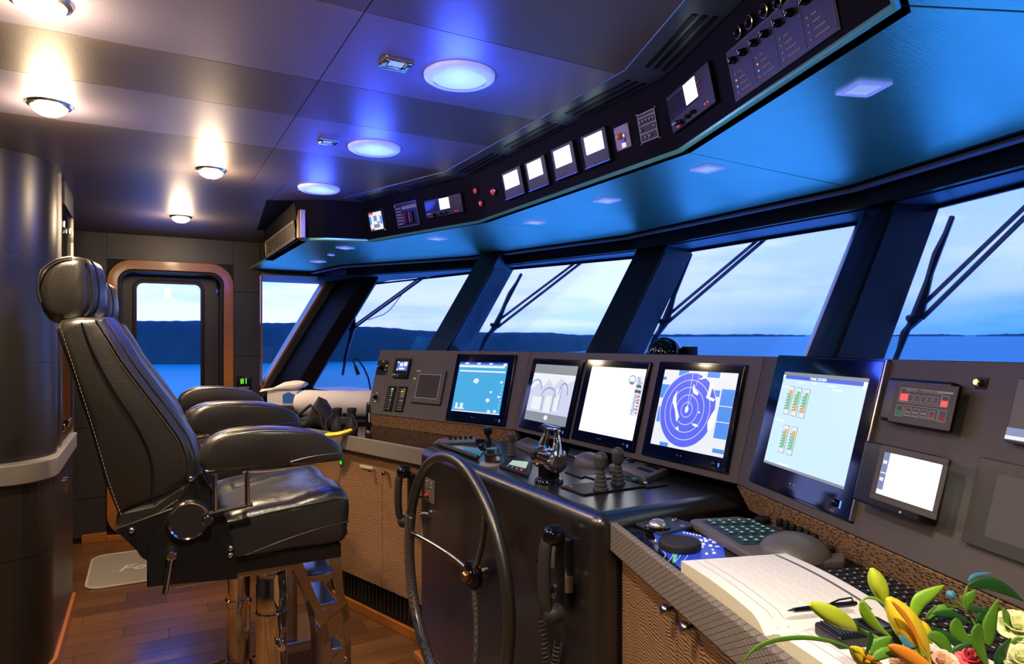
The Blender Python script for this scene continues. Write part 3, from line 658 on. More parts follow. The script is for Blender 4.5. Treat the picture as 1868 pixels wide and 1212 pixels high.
b = MB(); b.hexa([(.70, 5.1, CZ-.004), (.60, 4.0, CZ-.004), (.74, 3.93, CZ-.004), (.745, 5.1, CZ-.004)], [(.70, 5.1, CZ+.01), (.60, 4.0, CZ+.01), (.74, 3.93, CZ+.01), (.745, 5.1, CZ+.01)]); b.build('edge_strip', 'overhead', vs)

# soffit panels
so = struct(shell('ceiling_soffit', (1.9, 2.25, SZ)), 'satin blue lit soffit above the windows'); 
pairs = [(OB[1], Q[1], OB[4], Q[2]), (OB[4], Q[2], OB[5], Q[3]), (OB[5], Q[3], OB[6], Q[4]), (OB[6], Q[4], OB[7], Q[5]), (OB[7], Q[5], OB[9], Q[6])]
def sof(poly):
    MB().hexa([(x, y, SZ) for x, y in poly], [(x, y, SZ+.015) for x, y in poly]).build('soffit_panel', 'soffit', so, bevel=.002)
g = .002
sof([OB[1], OB[2], OB[3], (1.134, 3.816+g), (1.95, 4.17+g), Q[1]])
sof([(1.134, 3.816-g), (1.427, 2.93+g), (2.31, 2.92+g), (1.95, 4.17-g)])
sof([(1.427, 2.93-g), (1.427, 1.53+g), (2.31, 1.58+g), (2.31, 2.92-g)])
sof([(1.427, 1.53-g), (1.134, .684+g), (1.95, .33+g), (2.31, 1.58-g)])
sof([(1.134, .684-g), (.74, .50), (.74, -.9), Q[6], (1.95, .33-g)])
sof([(.74, 5.78), OB[1], Q[1], Q[0]])
# block everything above the soffit
b = MB(); 
for i in range(1, 9):
    pass
# square soffit lights
SLp = [((1575, 160), 'square soffit light nearest the camera, top right'), ((1290, 307), 'square soffit light over the middle window'), ((1107, 365), 'square soffit light left of the middle window'), ((976, 405), 'square soffit light over the pillar of the second window'),
       ((797, 435), 'square soffit light over the first front window'), ((630, 452), 'small square soffit light near the side window, upper of three'), ((604, 465), 'tiny square soffit light near the side window, middle of three'), ((580, 477), 'small square soffit light near the side window, lowest of three')]
for k, ((px, py), lab) in enumerate(SLp):
    p = onZ(px, py, SZ); t = thing('soffit_light', lab, 'light', (p.x, p.y, SZ-.01), 'square lights in the soffit'); s_ = .042 if k != 6 else .018
    a = {0: -.33, 1: 0, 2: 0, 3: 0, 4: .33}.get(k, .6); u = Vector((math.cos(a), math.sin(a), 0)); v = Vector((-math.sin(a), math.cos(a), 0))
    fr = Fr((p.x, p.y, SZ), u, -v)
    MB(fr).ringframe(-s_, s_, -s_, s_, s_*.32, 0, .006).build('frame', 'spkrim', t, bevel=.0015)
    MB(fr).box(-s_*.68, s_*.68, -s_*.68, s_*.68, 0, .003).build('lens', 'ledoff', t)
# round ceiling discs, given a blue glow of their own
for (x, y), lab in (((.827, 1.827), 'nearest and largest round pale blue ceiling disc'), ((.828, 2.685), 'middle round pale blue ceiling disc'), ((.794, 3.543), 'farthest round pale blue ceiling disc')):
    t = thing('round_ceiling_disc', lab, 'light', (x, y, CZ-.02), 'round glowing discs in the ceiling')
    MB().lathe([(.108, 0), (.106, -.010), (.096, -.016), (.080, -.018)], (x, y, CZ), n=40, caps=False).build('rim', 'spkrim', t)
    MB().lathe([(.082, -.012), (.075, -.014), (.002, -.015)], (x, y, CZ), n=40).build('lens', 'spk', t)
    lamp('POINT', 'blue_fill', (x, y, CZ-.11), 6, (.04, .09, 1), .07)  # added blue fill lamp hanging free below the disc
# small square ceiling spots
for (x, y), lab, s_ in (((.632, 1.835), 'square chrome ceiling spot beside the nearest round ceiling disc', .042), ((.637, 2.687), 'square chrome ceiling spot beside the middle round ceiling disc', .034)):
    t = thing('ceiling_spot', lab, 'light', (x, y, CZ-.01), 'square chrome spots in the ceiling')
    fr = Fr((x, y, CZ), (1, 0, 0), (0, -1, 0))
    MB(fr).ringframe(-s_, s_, -s_, s_, s_*.42, 0, .008).build('frame', 'chrome', t, bevel=.002)
    MB(fr).box(-s_*.5, s_*.5, -s_*.5, s_*.5, 0, .003).build('lens', 'ledoff', t)

# frames of the three instrument faces
def face(i):   # viewer's left end is the larger Y
    A = Vector((*OB[i], SZ)); B_ = Vector((*OB[i+1], SZ)); a = Vector((*OT[i], OTz)); c = Vector((*OT[i+1], OTz))
    return Fr(A, B_-A, (a+c)/2-(A+B_)/2)
O1, O2, O3 = face(4), face(5), face(6)
def dev(fr, pts, name, label, cat, group=None, th=.01, m='black', bevel=.002, body='housing'):
    u0, u1, v0, v1 = fr.rect(pts); t = thing(name, label, cat, tuple(fr.p((u0+u1)/2, v0, 0)), group)
    MB(fr).box(u0, u1, v0, v1, -.001, th).build(body, m, t, bevel=bevel); return t, u0, u1, v0, v1
def plate(fr, r, c0, c1, name, m, t, bevel=0): return MB(fr).box(*r, c0, c1).build(name, m, t, bevel=bevel)
def knob(fr, u, v, r, h, t, m='black', name='knob', base=.0, mark=None):
    MB(fr).lathe([(r*1.15, base), (r*1.1, base+h*.25), (r, base+h*.35), (r*.9, base+h*.95), (r*.7, base+h)], (u, v, 0), n=14).build(name, m, t)
    if mark: MB(fr).box(u-r*.12, u+r*.12, v, v+r*.85, base+h, base+h+.001).build('pointer', mark, t)
def Rz(pts, s, ox, oy): return [(ox+x/s, oy+y/s) for x, y in pts]
# four lit instruments
U4 = [([(915, 315), (952, 304), (962, 352), (930, 363)], [(917, 319), (943, 311), (949, 338), (923, 345)], 'leftmost white lit instrument display in the overhead console'),
      ([(957, 296), (995, 285), (1008, 335), (973, 348)], [(959, 300), (984, 290), (993.5, 317), (968, 327)], 'second white lit instrument display from the left overhead'),
      ([(1005, 272), (1047, 259), (1060, 313), (1022, 328)], [(1007, 277), (1037, 266), (1046, 296), (1017, 306)], 'third white lit instrument display from the left overhead'),
      ([(1059, 249), (1106, 233), (1120, 290), (1077, 307)], [(1062, 255), (1095, 238), (1105, 270), (1074, 282)], 'rightmost and largest white lit instrument display in the overhead console')]
for pts, scn, lab in U4:
    t, u0, u1, v0, v1 = dev(O2, pts, 'instrument_display', lab, 'display', 'white lit instrument displays overhead', .012)
    r = O2.rect(scn, .012); plate(O2, r, .011, .0135, 'screen', 'e_green_white', t)
    for k in range(5): 
        uu = r[0]+.008+k*(r[1]-r[0]-.012)/4; plate(O2, (uu-.003, uu+.003, v0+.008, v0+.013), .012, .0135, 'button', 'labeldim', t)
    plate(O2, (u0, u1, v0-.002, v0+.003), .004, .016, 'lower_lip', 'bluecap', t, .001)
def clab(lab): return lab
# grey breaker plate with orange knob
t, u0, u1, v0, v1 = dev(O2, [(1117, 236), (1143, 225), (1157, 267), (1131, 274)], 'switch_plate', 'light grey plate with an orange knob in the overhead console', 'switch', None, .005, 'plate')
um, vm = (u0+u1)/2, (v0+v1)/2
MB(O2).lathe([(.014, .005), (.014, .008), (.010, .009)], (um+.004, vm, 0), n=18).build('ring', 'steel', t); knob(O2, um-.006, vm+.004, .010, .016, t, 'orange', base=.006); plate(O2, (um+.002, um+.016, vm-.018, vm-.004), .006, .010, 'blue_tab', 'bluecap', t, .002)
plate(O2, (um-.004, um+.018, v0+.004, vm-.019), .005, .008, 'catch', 'steel', t)
for a in (u0+.005, u1-.005):
    for c in (v0+.005, v1-.005): MB(O2).lathe([(.002, .005), (.0015, .0065)], (a, c, 0), n=8).build('screw', 'ink', t)
# alarm button table
t, u0, u1, v0, v1 = dev(O2, [(1160.5, 212), (1191, 199), (1207, 248), (1175, 261)], 'button_panel', 'black button panel with white ruled table lines, right of the orange knob plate', 'panel', None, .003)
h_ = v1-v0; w_ = u1-u0
b = MB(O2).ringframe(u0, u1, v0, v1, .0022, .003, .0045)
for q_ in (.30, .58, .86): b.box(u0, u1, v0+h_*q_-.001, v0+h_*q_+.001, .003, .0045)
b.box(u0+w_*.45, u0+w_*.47, v0, v0+h_*.30, .003, .0045); b.build('table_lines', 'label', t)
for a, c in [(.12+.19*k, .72) for k in range(5)]+[(.10, .44), (.88, .44), (.33, .16), (.58, .16)]:
    MB(O2).lathe([(.0048, .003), (.0045, .008), (.003, .009)], (u0+w_*a, v0+h_*c, 0), n=10).build('button', 'plate', t)
for a in (u0-.003, u1+.003):
    for c in (v0-.003, v1+.003): MB(O2).lathe([(.0022, 0), (.0018, .004)], (a, c, 0), n=8).build('screw', 'label', t)
# red push buttons
for (px, py), lab, fr in (((870, 348), 'upper of two red caps left of the lit displays', O2), ((880, 371), 'lower of two red caps left of the lit displays', O2), ((902, 350), 'red lit push button in a chrome ring beside the leftmost display', O2)):
    u, v = fr.hit(px, py); t = thing('push_button', lab, 'button', tuple(fr.p(u, v, 0)), 'round red buttons overhead')
    lit = px == 902
    MB(fr).lathe([(.017, 0), (.017, .006), (.014, .008)], (u, v, 0), n=20).build('bezel_ring', 'steel' if lit else 'black', t)
    MB(fr).lathe([(.013, .006), (.012, .014), (.006, .016)], (u, v, 0), n=18).build('cap', 'redpot', t)
    if lit: MB(fr).ell((u-.002, v+.004, .017), (.004, .004, .003), 8, 5).build('lamp', 'redlit', t)
# left face: small screen, breaker plate, radio
t, u0, u1, v0, v1 = dev(O1, [(668, 386), (697, 380), (708, 419), (677, 425)], 'status_display', 'small status display with blue graphics at the left end of the overhead console', 'display', None, .006)
r = O1.rect([(671, 389), (693, 386), (702, 417), (679, 421)], .006); plate(O1, r, .005, .0075, 'screen', 'e_lt', t)
w_, h_ = r[1]-r[0], r[3]-r[2]
for a, c, e, f, m in ((.35, .6, .5, .8, 'e_shadow'), (0, .15, .35, .8, 'e_sky'), (.85, 1, .3, .75, 'e_sky'), (.3, .75, .12, .32, 'e_shadow'), (0, .35, .88, 1, 'e_red'), (0, .3, 0, .1, 'e_red'), (.6, .8, .35, .45, 'e_sky')):
    plate(O1, (r[0]+w_*a, r[0]+w_*c, r[2]+h_*e, r[2]+h_*f), .0075, .0082, 'graphic', m, t)
MB(O1).ell((u1-.008, v0+.004, .006), (.003, .003, .003), 8, 5).build('indicator', 'greenlit', t)
t, u0, u1, v0, v1 = dev(O1, [(721, 373), (757, 366), (770, 409), (728, 416)], 'breaker_panel', 'framed breaker panel with red rocker switches in the overhead console', 'panel', None, .004)
MB(O1).ringframe(u0, u1, v0, v1, .0025, .004, .006).build('line_frame', 'labeldim', t)
w_, h_ = u1-u0, v1-v0
for k in range(6): plate(O1, (u0+.005, u0+w_*.25, v0+h_*(.12+.13*k), v0+h_*(.18+.13*k)), .004, .0055, 'label_strip', 'labeldim', t)
plate(O1, (u0+w_*.3, u1-.004, v0+h_*.72, v0+h_*.86), .004, .0055, 'label_strip', 'labeldim', t)
for k in range(2): 
    a = u0+w_*(.34+.26*k); plate(O1, (a, a+w_*.18, v0+h_*.12, v0+h_*.6), .004, .014, 'rocker_switch', 'black', t, .002); plate(O1, (a+.001, a+w_*.07, v0+h_*.14, v0+h_*.56), .014, .0155, 'red_stripe', 'reddim', t)
MB(O1).ell((u0-.002, v1-.010, .004), (.003, .003, .003), 8, 5).build('indicator', 'greenlit', t)
def radio(fr, pts, scn, lab):
    t, u0, u1, v0, v1 = dev(fr, pts, 'radio', lab, 'radio', 'marine radios in the overhead console', .012, bevel=.003)
    r = fr.rect(scn, .012); plate(fr, (r[0]-.004, r[1]+.004, r[2]-.004, r[3]+.004), .011, .0128, 'screen_surround', 'blackgloss', t); plate(fr, r, .0125, .0138, 'screen', 'e_white', t)
    w_, h_ = u1-u0, v1-v0
    for k in range(9): plate(fr, (u0+.006, r[0]-.008, v0+h_*(.36+.06*k), v0+h_*(.38+.06*k)), .012, .0132, 'speaker_slot', 'blackgloss', t)
    nx = 3
    for a in range(4):
        for c in range(2): 
            uu = r[1]+.010+c*.011; vv = r[2]+(r[3]-r[2])*(.05+.28*a)
            if uu < u1-.006: plate(fr, (uu-.0035, uu+.0035, vv-.003, vv+.003), .012, .0145, 'key', 'reddim', t, .0008)
    knob(fr, u0+w_*.24, v0+h_*.14, .008, .018, t, 'blackgloss', base=.012); knob(fr, u0+w_*.42, v0+h_*.15, .006, .014, t, base=.012); knob(fr, u0+w_*.55, v0+h_*.16, .006, .014, t, base=.012)
    plate(fr, (u0+w_*.15, u0+w_*.23, v0+h_*.05, v0+h_*.12), .012, .016, 'distress_key', 'redpot', t, .001)
    for k in range(2): MB(fr).ell((u0+w_*(.80+.06*k), v0+h_*.14, .012), (.003, .003, .002), 8, 5).build('lamp', 'redlit', t)
    plate(fr, (u0+.005, u0+w_*.14, v0+h_*.22, v0+h_*.26), .012, .013, 'badge', 'label', t); return t
radio(O1, [(774, 367), (841, 352), (851, 388), (783, 398)], [(799, 364), (816, 359), (823, 379), (805, 383)], 'marine radio with small white screen left of the red buttons')
radio(O3, [(1213, 180), (1290, 122), (1322.5, 182), (1241, 236)], [(1243, 158), (1264, 142), (1277, 174), (1256, 190)], 'marine radio with red lit keys on the right face of the overhead console')
# navigation light switch panel
u0, v1 = O3.hit(1322, 104); ub, v0 = O3.hit(1352, 175); u1, vv = O3.hit(1532, 51); u0 = (u0+ub)/2; v0 = (v0+vv)/2
t = thing('navigation_light_panel', 'black rotary switch panel with four ruled columns, top right overhead', 'panel', tuple(O3.p((u0+u1)/2, v0, 0)))
plate(O3, (u0-.006, u1+.006, v0-.006, v1+.006), 0, .003, 'face_plate', 'black', t, .001)
b = MB(O3).ringframe(u0, u1, v0, v1, .0012, .003, .004); w_, h_ = u1-u0, v1-v0
for k in (1, 2, 3): b.box(u0+w_*k/4-.0005, u0+w_*k/4+.0005, v0, v1, .003, .004)
b.build('ruled_lines', 'labeldim', t)
for k in range(4):
    uu = u0+w_*(k/4)
    for j in range(4):
        vv = v0+h_*(.10+.13*j); MB(O3).ell((uu+w_*.045, vv, .003), (.003, .003, .0025), 8, 5).build('indicator', ['label', 'blueled', 'orangelit', 'label'][j] if k < 2 else 'label', t)
        plate(O3, (uu+w_*.08, uu+w_*(.20-.025*j), vv-.0018, vv+.0018), .003, .0038, 'caption', 'labeldim', t)
    for j in (0, 1):
        knob(O3, uu+w_*(.06+.12*j), v0+h_*.78, .0085, .016, t, 'blackgloss', 'rotary_knob', .003, 'label')
for k, (px, py) in enumerate([(1350, 58), (1371, 40), (1398, 19), (1423, 2)]):
    u, v = O3.hit(px, py); t2 = thing('gauge_dial', ['leftmost small ringed dial above the rotary switch panel', 'second small ringed dial above the rotary switch panel', 'third small ringed dial above the rotary switch panel', 'fourth small ringed dial, cut by the top edge of the view'][k], 'dial', tuple(O3.p(u, v, 0)), 'ringed dials overhead')
    MB(O3).lathe([(.016, 0), (.016, .008), (.0135, .009), (.013, .004)], (u, v, 0), n=24, caps=False).build('ring', 'steel', t2); MB(O3).lathe([(.014, 0), (.013, .005)], (u, v, 0), n=18).build('dial_face', 'blackgloss', t2)
    knob(O3, u, v, .006, .012, t2, 'black', base=.005)
for (px, py), o_ in (((1354, 180), O3), ((1538, 53), O3)):
    pass
# ---------------------------------------------------------------- main console
c0, c1, c2, c3 = (1.332, 4.19, 1.434), (1.765, 2.996, 1.438), (1.765, 1.492, 1.446), (1.290, .172, 1.464)
b0, b1, b2, b3 = (1.230, 4.153, 1.03), (1.657, 2.977, 1.034), (1.657, 1.511, 1.036), (1.188, .209, 1.036)
mc = thing('bridge_console', 'long dark grey instrument console carrying the row of big monitors', 'console', (1.7, 2.25, 0))
def V3(p): return Vector(p)
TOPc = [c0, c1, c2, c3]; BOTc = [b0, b1, b2, b3]
FRS = []
for i in range(3):
    A, B_ = V3(BOTc[i]), V3(BOTc[i+1]); a, c = V3(TOPc[i]), V3(TOPc[i+1])
    fr = Fr((A+B_)/2, B_-A, (a+c)/2-(A+B_)/2); FRS.append(fr)
    th = -fr.n*.035
    MB().hexa([tuple(A), tuple(B_), tuple(B_+th), tuple(A+th)], [tuple(a), tuple(c), tuple(c+th), tuple(a+th)]).build('face_panel', 'console', mc, bevel=.003)
R1, R2, R3 = FRS
GL = [(1.58, 5.12), (2.10, 4.19), (2.56, 2.93), (2.56, 1.57), (2.10, .31)]
def dashpoly(z, dz): return [tuple((*zx(p, z)[:2], z+dz)) for p in GL]
b = MB()   # dash top behind the panel, closed body down to the floor
inner = [(c0[0]+.03, c0[1]+.01), (c1[0]+.03, c1[1]), (c2[0]+.03, c2[1]), (c3[0]+.03, c3[1]-.01)]; outer = [zx(GP[1], 1.42)[:2], zx((2.60, 2.92), 1.42)[:2], zx((2.60, 1.58), 1.42)[:2], zx((2.13, .32), 1.42)[:2]]
outer[0] = (1.62, 4.32)
for i in range(3):
    A, B_, Cc, D = inner[i], inner[i+1], outer[i+1], outer[i]
    b.hexa([(*A, 1.0), (*B_, 1.0), (Cc[0]-.25, Cc[1], 1.0), (D[0]-.1 if i == 0 else D[0]-.25, D[1], 1.0)], [(*A, 1.425), (*B_, 1.425), (*Cc, 1.425), (*D, 1.425)])
b.build('dash_top', 'frameblack', mc)
fl_ = []
for i in (0, 2):   # woven backsplash under the wing panels
    A, B_ = V3(BOTc[i]), V3(BOTc[i+1]); n_ = R1.n if i == 0 else R3.n; o_ = Vector((-n_.x, -n_.y, 0)).normalized()*.045
    A2, B2 = A-R1.v*0, B_; zb = .950
    p = [A+Vector((0, 0, -.004)), B_+Vector((0, 0, -.004)), Vector((B_.x, B_.y, zb))+o_, Vector((A.x, A.y, zb))+o_]; bk = o_.normalized()*.03
    MB().hexa([tuple(v) for v in p], [tuple(v+bk) for v in p]).build('woven_backsplash', 'weave2', mc)
# desks port and starboard
RU = Vector((-.30, -.954, 0)).normalized(); RW = Vector((.954, -.30, 0)).normalized()
LU = Vector((-.30, .954, 0)).normalized(); LW = Vector((.954, .30, 0)).normalized()
RO = Vector((1.158, 1.52, 0)); LO = Vector((1.158, 2.935, 0))
def desk(O_, U_, W_, L_, far, nm, lab, wmat):
    t = thing(nm, lab, 'cabinet', tuple(O_+U_*L_/2+W_*.1))
    fr = Fr(O_, U_, Vector((0, 0, 1)) if False else W_)   # u along rail, v outboard
    s_ = 1 if fr.n.z > 0 else -1
    def B(u0, u1, w0, w1, z0, z1): 
        return MB(fr).box(u0, u1, w0, w1, s_*z0, s_*z1)
    B(0, L_, .014, .11, .905, .952).build('top_support', 'black', t)
    B(0, L_, 0, .022, .897, .978).build('rail', 'emboss', t, bevel=.005)
    B(0, L_, .02, far, .925, .949).build('worktop', wmat, t)
    B(0, L_, .06, .08, 0, .05).build('plinth', 'wood', t, bevel=.004)
    B(0, L_, .075, .095, .05, .20).build('toe_vent', 'black', t)
    for k in range(int(L_/.035)): 
        B(.01+k*.035, .022+k*.035, .070, .078, .07, .185).build('vent_slat', 'rubber', t)
    B(0, L_, .055, far, .20, .90).build('body', 'black', t)
    return t, fr, s_
dl, LF, ls = desk(LO, LU, LW, 2.98, .50, 'port_desk', 'port side desk with grey leather rail and woven cabinet doors', 'blackgloss')
dr, RF, rs = desk(RO, RU, RW, 1.75, .56, 'starboard_desk', 'starboard desk with grey leather rail, woven doors and steel knobs', 'black')
def door(t, fr, s_, u0, u1, knobs=(), z0=.21, z1=.893):
    d = MB(fr).box(u0+.0015, u1-.0015, .036, .056, s_*z0, s_*z1).build('cabinet_door', 'weave', t, bevel=.002)
    for (u, z, r) in knobs:
        MB(fr).lathe([(r*.55, .036), (r*.5, .02), (r, .014), (r, .002), (r*.8, -.001)], (u, 0, s_*z), ax=1, n=16).build('knob', 'steel', d)
def L_at(px, py, w=.036):   # point on the port door plane
    r = ray(px, py); n_ = LW; q = LO+LW*w; t_ = (q-EYEP).dot(n_)/r.dot(n_); p = EYEP+r*t_; return (p-LO).dot(LU), p.z
def R_at(px, py, w=.036):
    r = ray(px, py); q = RO+RW*w; t_ = (q-EYEP).dot(RW)/r.dot(RW); p = EYEP+r*t_; return (p-RO).dot(RU), p.z
s1, s2 = L_at(697, 900)[0], L_at(619, 900)[0]
k1 = L_at(709, 863); k2 = L_at(684, 858)
door(dl, LF, ls, .0, s1, [(k1[0], k1[1], .012)]); door(dl, LF, ls, s1, s2, [(k2[0], k2[1], .009)])
x = s2
for k in range(5): door(dl, LF, ls, x, x+.42, ()); x += .42
a, c = L_at(658, 846), L_at(681, 858)
MB(LF).box(a[0], c[0], .030, .036, ls*(c[1]), ls*(a[1]-.004)).build('paper_label', 'label', dl)
g_ = L_at(624, 842); MB(LF).box(g_[0]-.014, g_[0]+.014, .028, .036, ls*(g_[1]-.022), ls*(g_[1]+.016)).build('green_sign', 'greendim', dl); MB(LF).ell((g_[0]-.002, .026, ls*(g_[1]-.006)), (.006, .003, .009), 8, 6).build('green_lamp', 'greenlit', dl)
s3 = R_at(1235, 1100)[0]; q1 = R_at(1214, 1113, .01); q2 = R_at(1250, 1146, .01)
door(dr, RF, rs, .0, s3, [(q1[0], q1[1], .0125)]); door(dr, RF, rs, s3, s3+.42, [(q2[0], q2[1], .0125)]); door(dr, RF, rs, s3+.42, s3+.84, ()); door(dr, RF, rs, s3+.84, s3+1.26, ())
# port ledge beyond the desk
struct(MB().hexa([(.90, 5.78, .93), (.95, 4.2, .93), (1.62, 4.3, .93), (1.6, 5.78, .93)], [(.90, 5.78, .965), (.95, 4.2, .965), (1.62, 4.3, .965), (1.6, 5.78, .965)]).build('trim_4', 'blackgloss'), 'black ledge beside the port window')
# helm pedestal
hl = thing('helm_pedestal', 'black vinyl helm pedestal with rounded edges behind the steering wheel', 'console', (1.4, 2.23, 0))
MB().box(1.118, 1.80, 1.52, 2.935, .05, 1.0).build('body', 'helm', hl, bevel=.045, seg=6)
MB().box(1.15, 1.75, 1.56, 2.90, 0, .055).build('plinth', 'wood', hl)
MB().box(1.10, 1.16, 1.50, 2.955, 0, .035).build('plinth_trim', 'wood', hl, bevel=.006)

# ---------------------------------------------------------------- monitors
def monitor(fr, out, scn, lab, kn=True):
    t, u0, u1, v0, v1 = dev(fr, out, 'monitor', lab, 'monitor', 'big console monitors', .012, 'bezel', .003, 'bezel')
    MB(fr).ringframe(u0-.004, u1+.004, v0-.004, v1+.004, .006, -.001, .006).build('outer_rim', 'blackgloss', t)
    r = fr.rect(scn, .012); s_ = plate(fr, r, .0115, .0128, 'screen', M['e_white'], t)
    w_ = u1-u0
    MB(fr).lathe([(.010, .012), (.009, .020), (.006, .022)], (u1-w_*.12, v0+(r[2]-v0)*.42, 0), n=16).build('dimmer_knob', 'blackgloss', t)
    MB(fr).box(u1-w_*.085, u1-w_*.075, v0+(r[2]-v0)*.28, v0+(r[2]-v0)*.56, .012, .0132).build('key_light', 'blueled', t)
    for a in (.47, .50): MB(fr).lathe([(.0025, .012), (.002, .0135)], ((u0+u1)/2-.02+(a-.47)*.6, v0+(r[2]-v0)*.5, 0), n=8).build('key', 'label', t)
    return t, s_, r
class Scr:
    def __init__(s, fr, r, t): s.fr, s.r, s.t = fr, r, t; s.k = 0
    def uv(s, a, c): r = s.r; return r[0]+(r[1]-r[0])*a, r[2]+(r[3]-r[2])*c
    def px(s, px, py): u, v = s.fr.hit(px, py, .013); r = s.r; return (u-r[0])/(r[1]-r[0]), (v-r[2])/(r[3]-r[2])
    def rect(s, a, c, e, f, m, lay=0, name='graphic'):
        u0, v0 = s.uv(a, e); u1, v1 = s.uv(c, f); return MB(s.fr).box(u0, u1, v0, v1, .0126, .0130+.0003*lay).build(name, m, s.t)
    def rects(s, L_, m, lay=0, name='graphic'):
        for q in L_: s.rect(*q, m, lay, name)
    def poly(s, pts, m, lay=0, name='graphic'):
        z1 = .0130+.0003*lay; P = [s.uv(a, c) for a, c in pts]
        return MB(s.fr).hexa([(u, v, .0126) for u, v in P], [(u, v, z1) for u, v in P]).build(name, m, s.t)
    def line(s, pts, w, m, lay=0, closed=False, name='graphic'):
        P = [Vector((*s.uv(a, c), 0)) for a, c in pts]; b = MB(s.fr); n = len(P); z1 = .0130+.0003*lay
        L_ = []; R_ = []
        for i in range(n):
            a = P[(i-1) % n] if closed or i else P[0]; c = P[(i+1) % n] if closed or i < n-1 else P[-1]
            d = (c-a).normalized(); nn = Vector((-d.y, d.x, 0))*w/2; L_.append(P[i]+nn); R_.append(P[i]-nn)
        for i in range(n if closed else n-1):
            j = (i+1) % n; b.quad((L_[i].x, L_[i].y, z1), (L_[j].x, L_[j].y, z1), (R_[j].x, R_[j].y, z1), (R_[i].x, R_[i].y, z1))
        return b.build(name, m, s.t)
def blob(cx, cy, rx, ry, seed, n=12, j=.3):
    rnd = random.Random(seed); return [(cx+rx*math.cos(2*math.pi*i/n)*(1-rnd.random()*j), cy+ry*math.sin(2*math.pi*i/n)*(1-rnd.random()*j)) for i in range(n)]
# 1 cyan chart display
t, s_, r = monitor(R1, [(836, 648.5), (946, 649), (919, 776), (815, 767)], [(839.3, 660.5), (927, 662), (911, 757), (823.5, 750)], 'leftmost big monitor showing a cyan screen with white bars at the top')
s_.data.materials[0] = M['e_cyan']; S_ = Scr(R1, r, s_)
S_.rect(0, 1, .965, 1, 'e_navy'); S_.rects([(.0, .95, .89, .935), (.03, .98, .80, .83), (.12, .2, .955, .985), (.38, .45, .955, .985), (.63, .7, .955, .985), (.92, .98, .93, .985)], 'e_lt', 1)
S_.rect(0, 1, 0, .02, 'e_lt', 1)
for i, (a, c, q_) in enumerate([(.42, .62, .07), (.72, .26, .05), (.76, .42, .03), (.93, .62, .03), (.93, .34, .03), (.9, .06, .04), (.78, .05, .04)]): S_.poly(blob(a, c, q_, q_*.9, i), 'e_pale2', 1)
S_.rects([(.07, .12, .07, .17), (.17, .23, .06, .17), (.06, .26, .05, .075)], 'e_lt', 1)
S_.rects([(.955, .97, .12+.07*k, .14+.07*k) for k in range(8)], 'e_pale2', 1)
# 2 camera picture
t, s_, r = monitor(R2, [(978, 657), (1065, 659), (1040, 797), (946, 781)], [(979, 665), (1056, 668), (1030, 779), (956, 765)], 'second big monitor showing a pale grey camera picture')
s_.data.materials[0] = M['e_grey2']; S_ = Scr(R2, r, s_)
S_.rect(0, 1, .84, 1, 'e_grey'); S_.rect(0, 1, 0, .16, 'e_grey'); S_.rect(0, 1, .16, .84, 'e_lav', 0)
S_.poly([(0, .84), (.0, .55), (.12, .62), (.2, .7), (.3, .6), (.42, .75), (.55, .62), (.7, .78), (.85, .70), (1, .76), (1, .84)], 'e_lt', 1)
for k, (a, c, e, f) in enumerate([(.13, .56, .14, .16), (.48, .45, .17, .15), (.80, .50, .10, .2)]):
    S_.line([(a+e*math.cos(math.radians(q_)), c+f*math.sin(math.radians(q_))) for q_ in range(0, 181, 15)], .006, 'e_shadow', 2)
S_.rects([(.1, .34, .2, .42), (.42, .58, .18, .46), (.64, .74, .22, .60)], 'e_lt', 1); S_.rects([(.34, .38, .2, .46), (.58, .62, .2, .5), (.74, .77, .25, .62)], 'e_grey2', 2)
S_.poly(blob(.52, .09, .05, .05, 4), 'e_lt', 1)
# 3 white chart with text column
t, s_, r = monitor(R2, [(1078, 659), (1191, 664), (1156, 825), (1043, 799)], [(1081, 669.5), (1180, 673), (1154, 803), (1055, 786)], 'third big monitor with a blown out white chart and text column')
S_ = Scr(R2, r, s_)
S_.line([(.80+.055*math.cos(q_/8*6.283), .84+.06*math.sin(q_/8*6.283)) for q_ in range(8)], .005, 'e_shadow', 1, True); S_.poly(blob(.80, .79, .05, .03, 3), 'e_shadow', 1)
S_.rect(.86, 1, 0.33, .9, 'e_pale2', 0)
rnd = random.Random(4)
S_.rects([(.88+rnd.random()*.02, .90+rnd.random()*.09, .36+.023*k, .372+.023*k) for k in range(23)], 'e_shadow', 1); S_.rects([(.95, .985, .37+.046*k, .39+.046*k) for k in range(7)], 'e_red', 2); S_.rect(.88, .98, .66, .70, 'e_dark', 2); S_.rect(.89, .97, .74, .77, 'e_dark', 2)
S_.rects([(.0, .35, .03, .045), (.45, .7, .02, .035)], 'e_pale2', 1)
# 4 radar
t, s_, r = monitor(R2, [(1207, 664), (1363, 667), (1329, 862), (1173, 830)], [(1214, 676), (1348, 680), (1319, 834), (1186, 811)], 'fourth big monitor showing a blue radar picture with white rings')
s_.data.materials[0] = M['e_lt']; S_ = Scr(R2, r, s_); W_, H_ = r[1]-r[0], r[3]-r[2]
cc = S_.px(1180+420/5.77, 650+565/5.77); tp = S_.px(1180+490/5.77, 650+175/5.77); rad = (tp[1]-cc[1])*H_
S_.rects([(.0, .12, .62, .80), (.02, .09, .30, .50), (.22, .36, .93, 1), (.62, .78, .93, 1), (.70, .82, .70, .78), (.14, .26, .0, .05), (.0, .05, .86, .9)], 'e_sky', 1)
S_.rects([(.84, 1, .60, .80), (.84, 1, .41, .59), (.84, 1, .21, .40), (.86, 1, .04, .09)], 'e_sky', 1)
def ang(n=40): return [2*math.pi*i/n for i in range(n)]
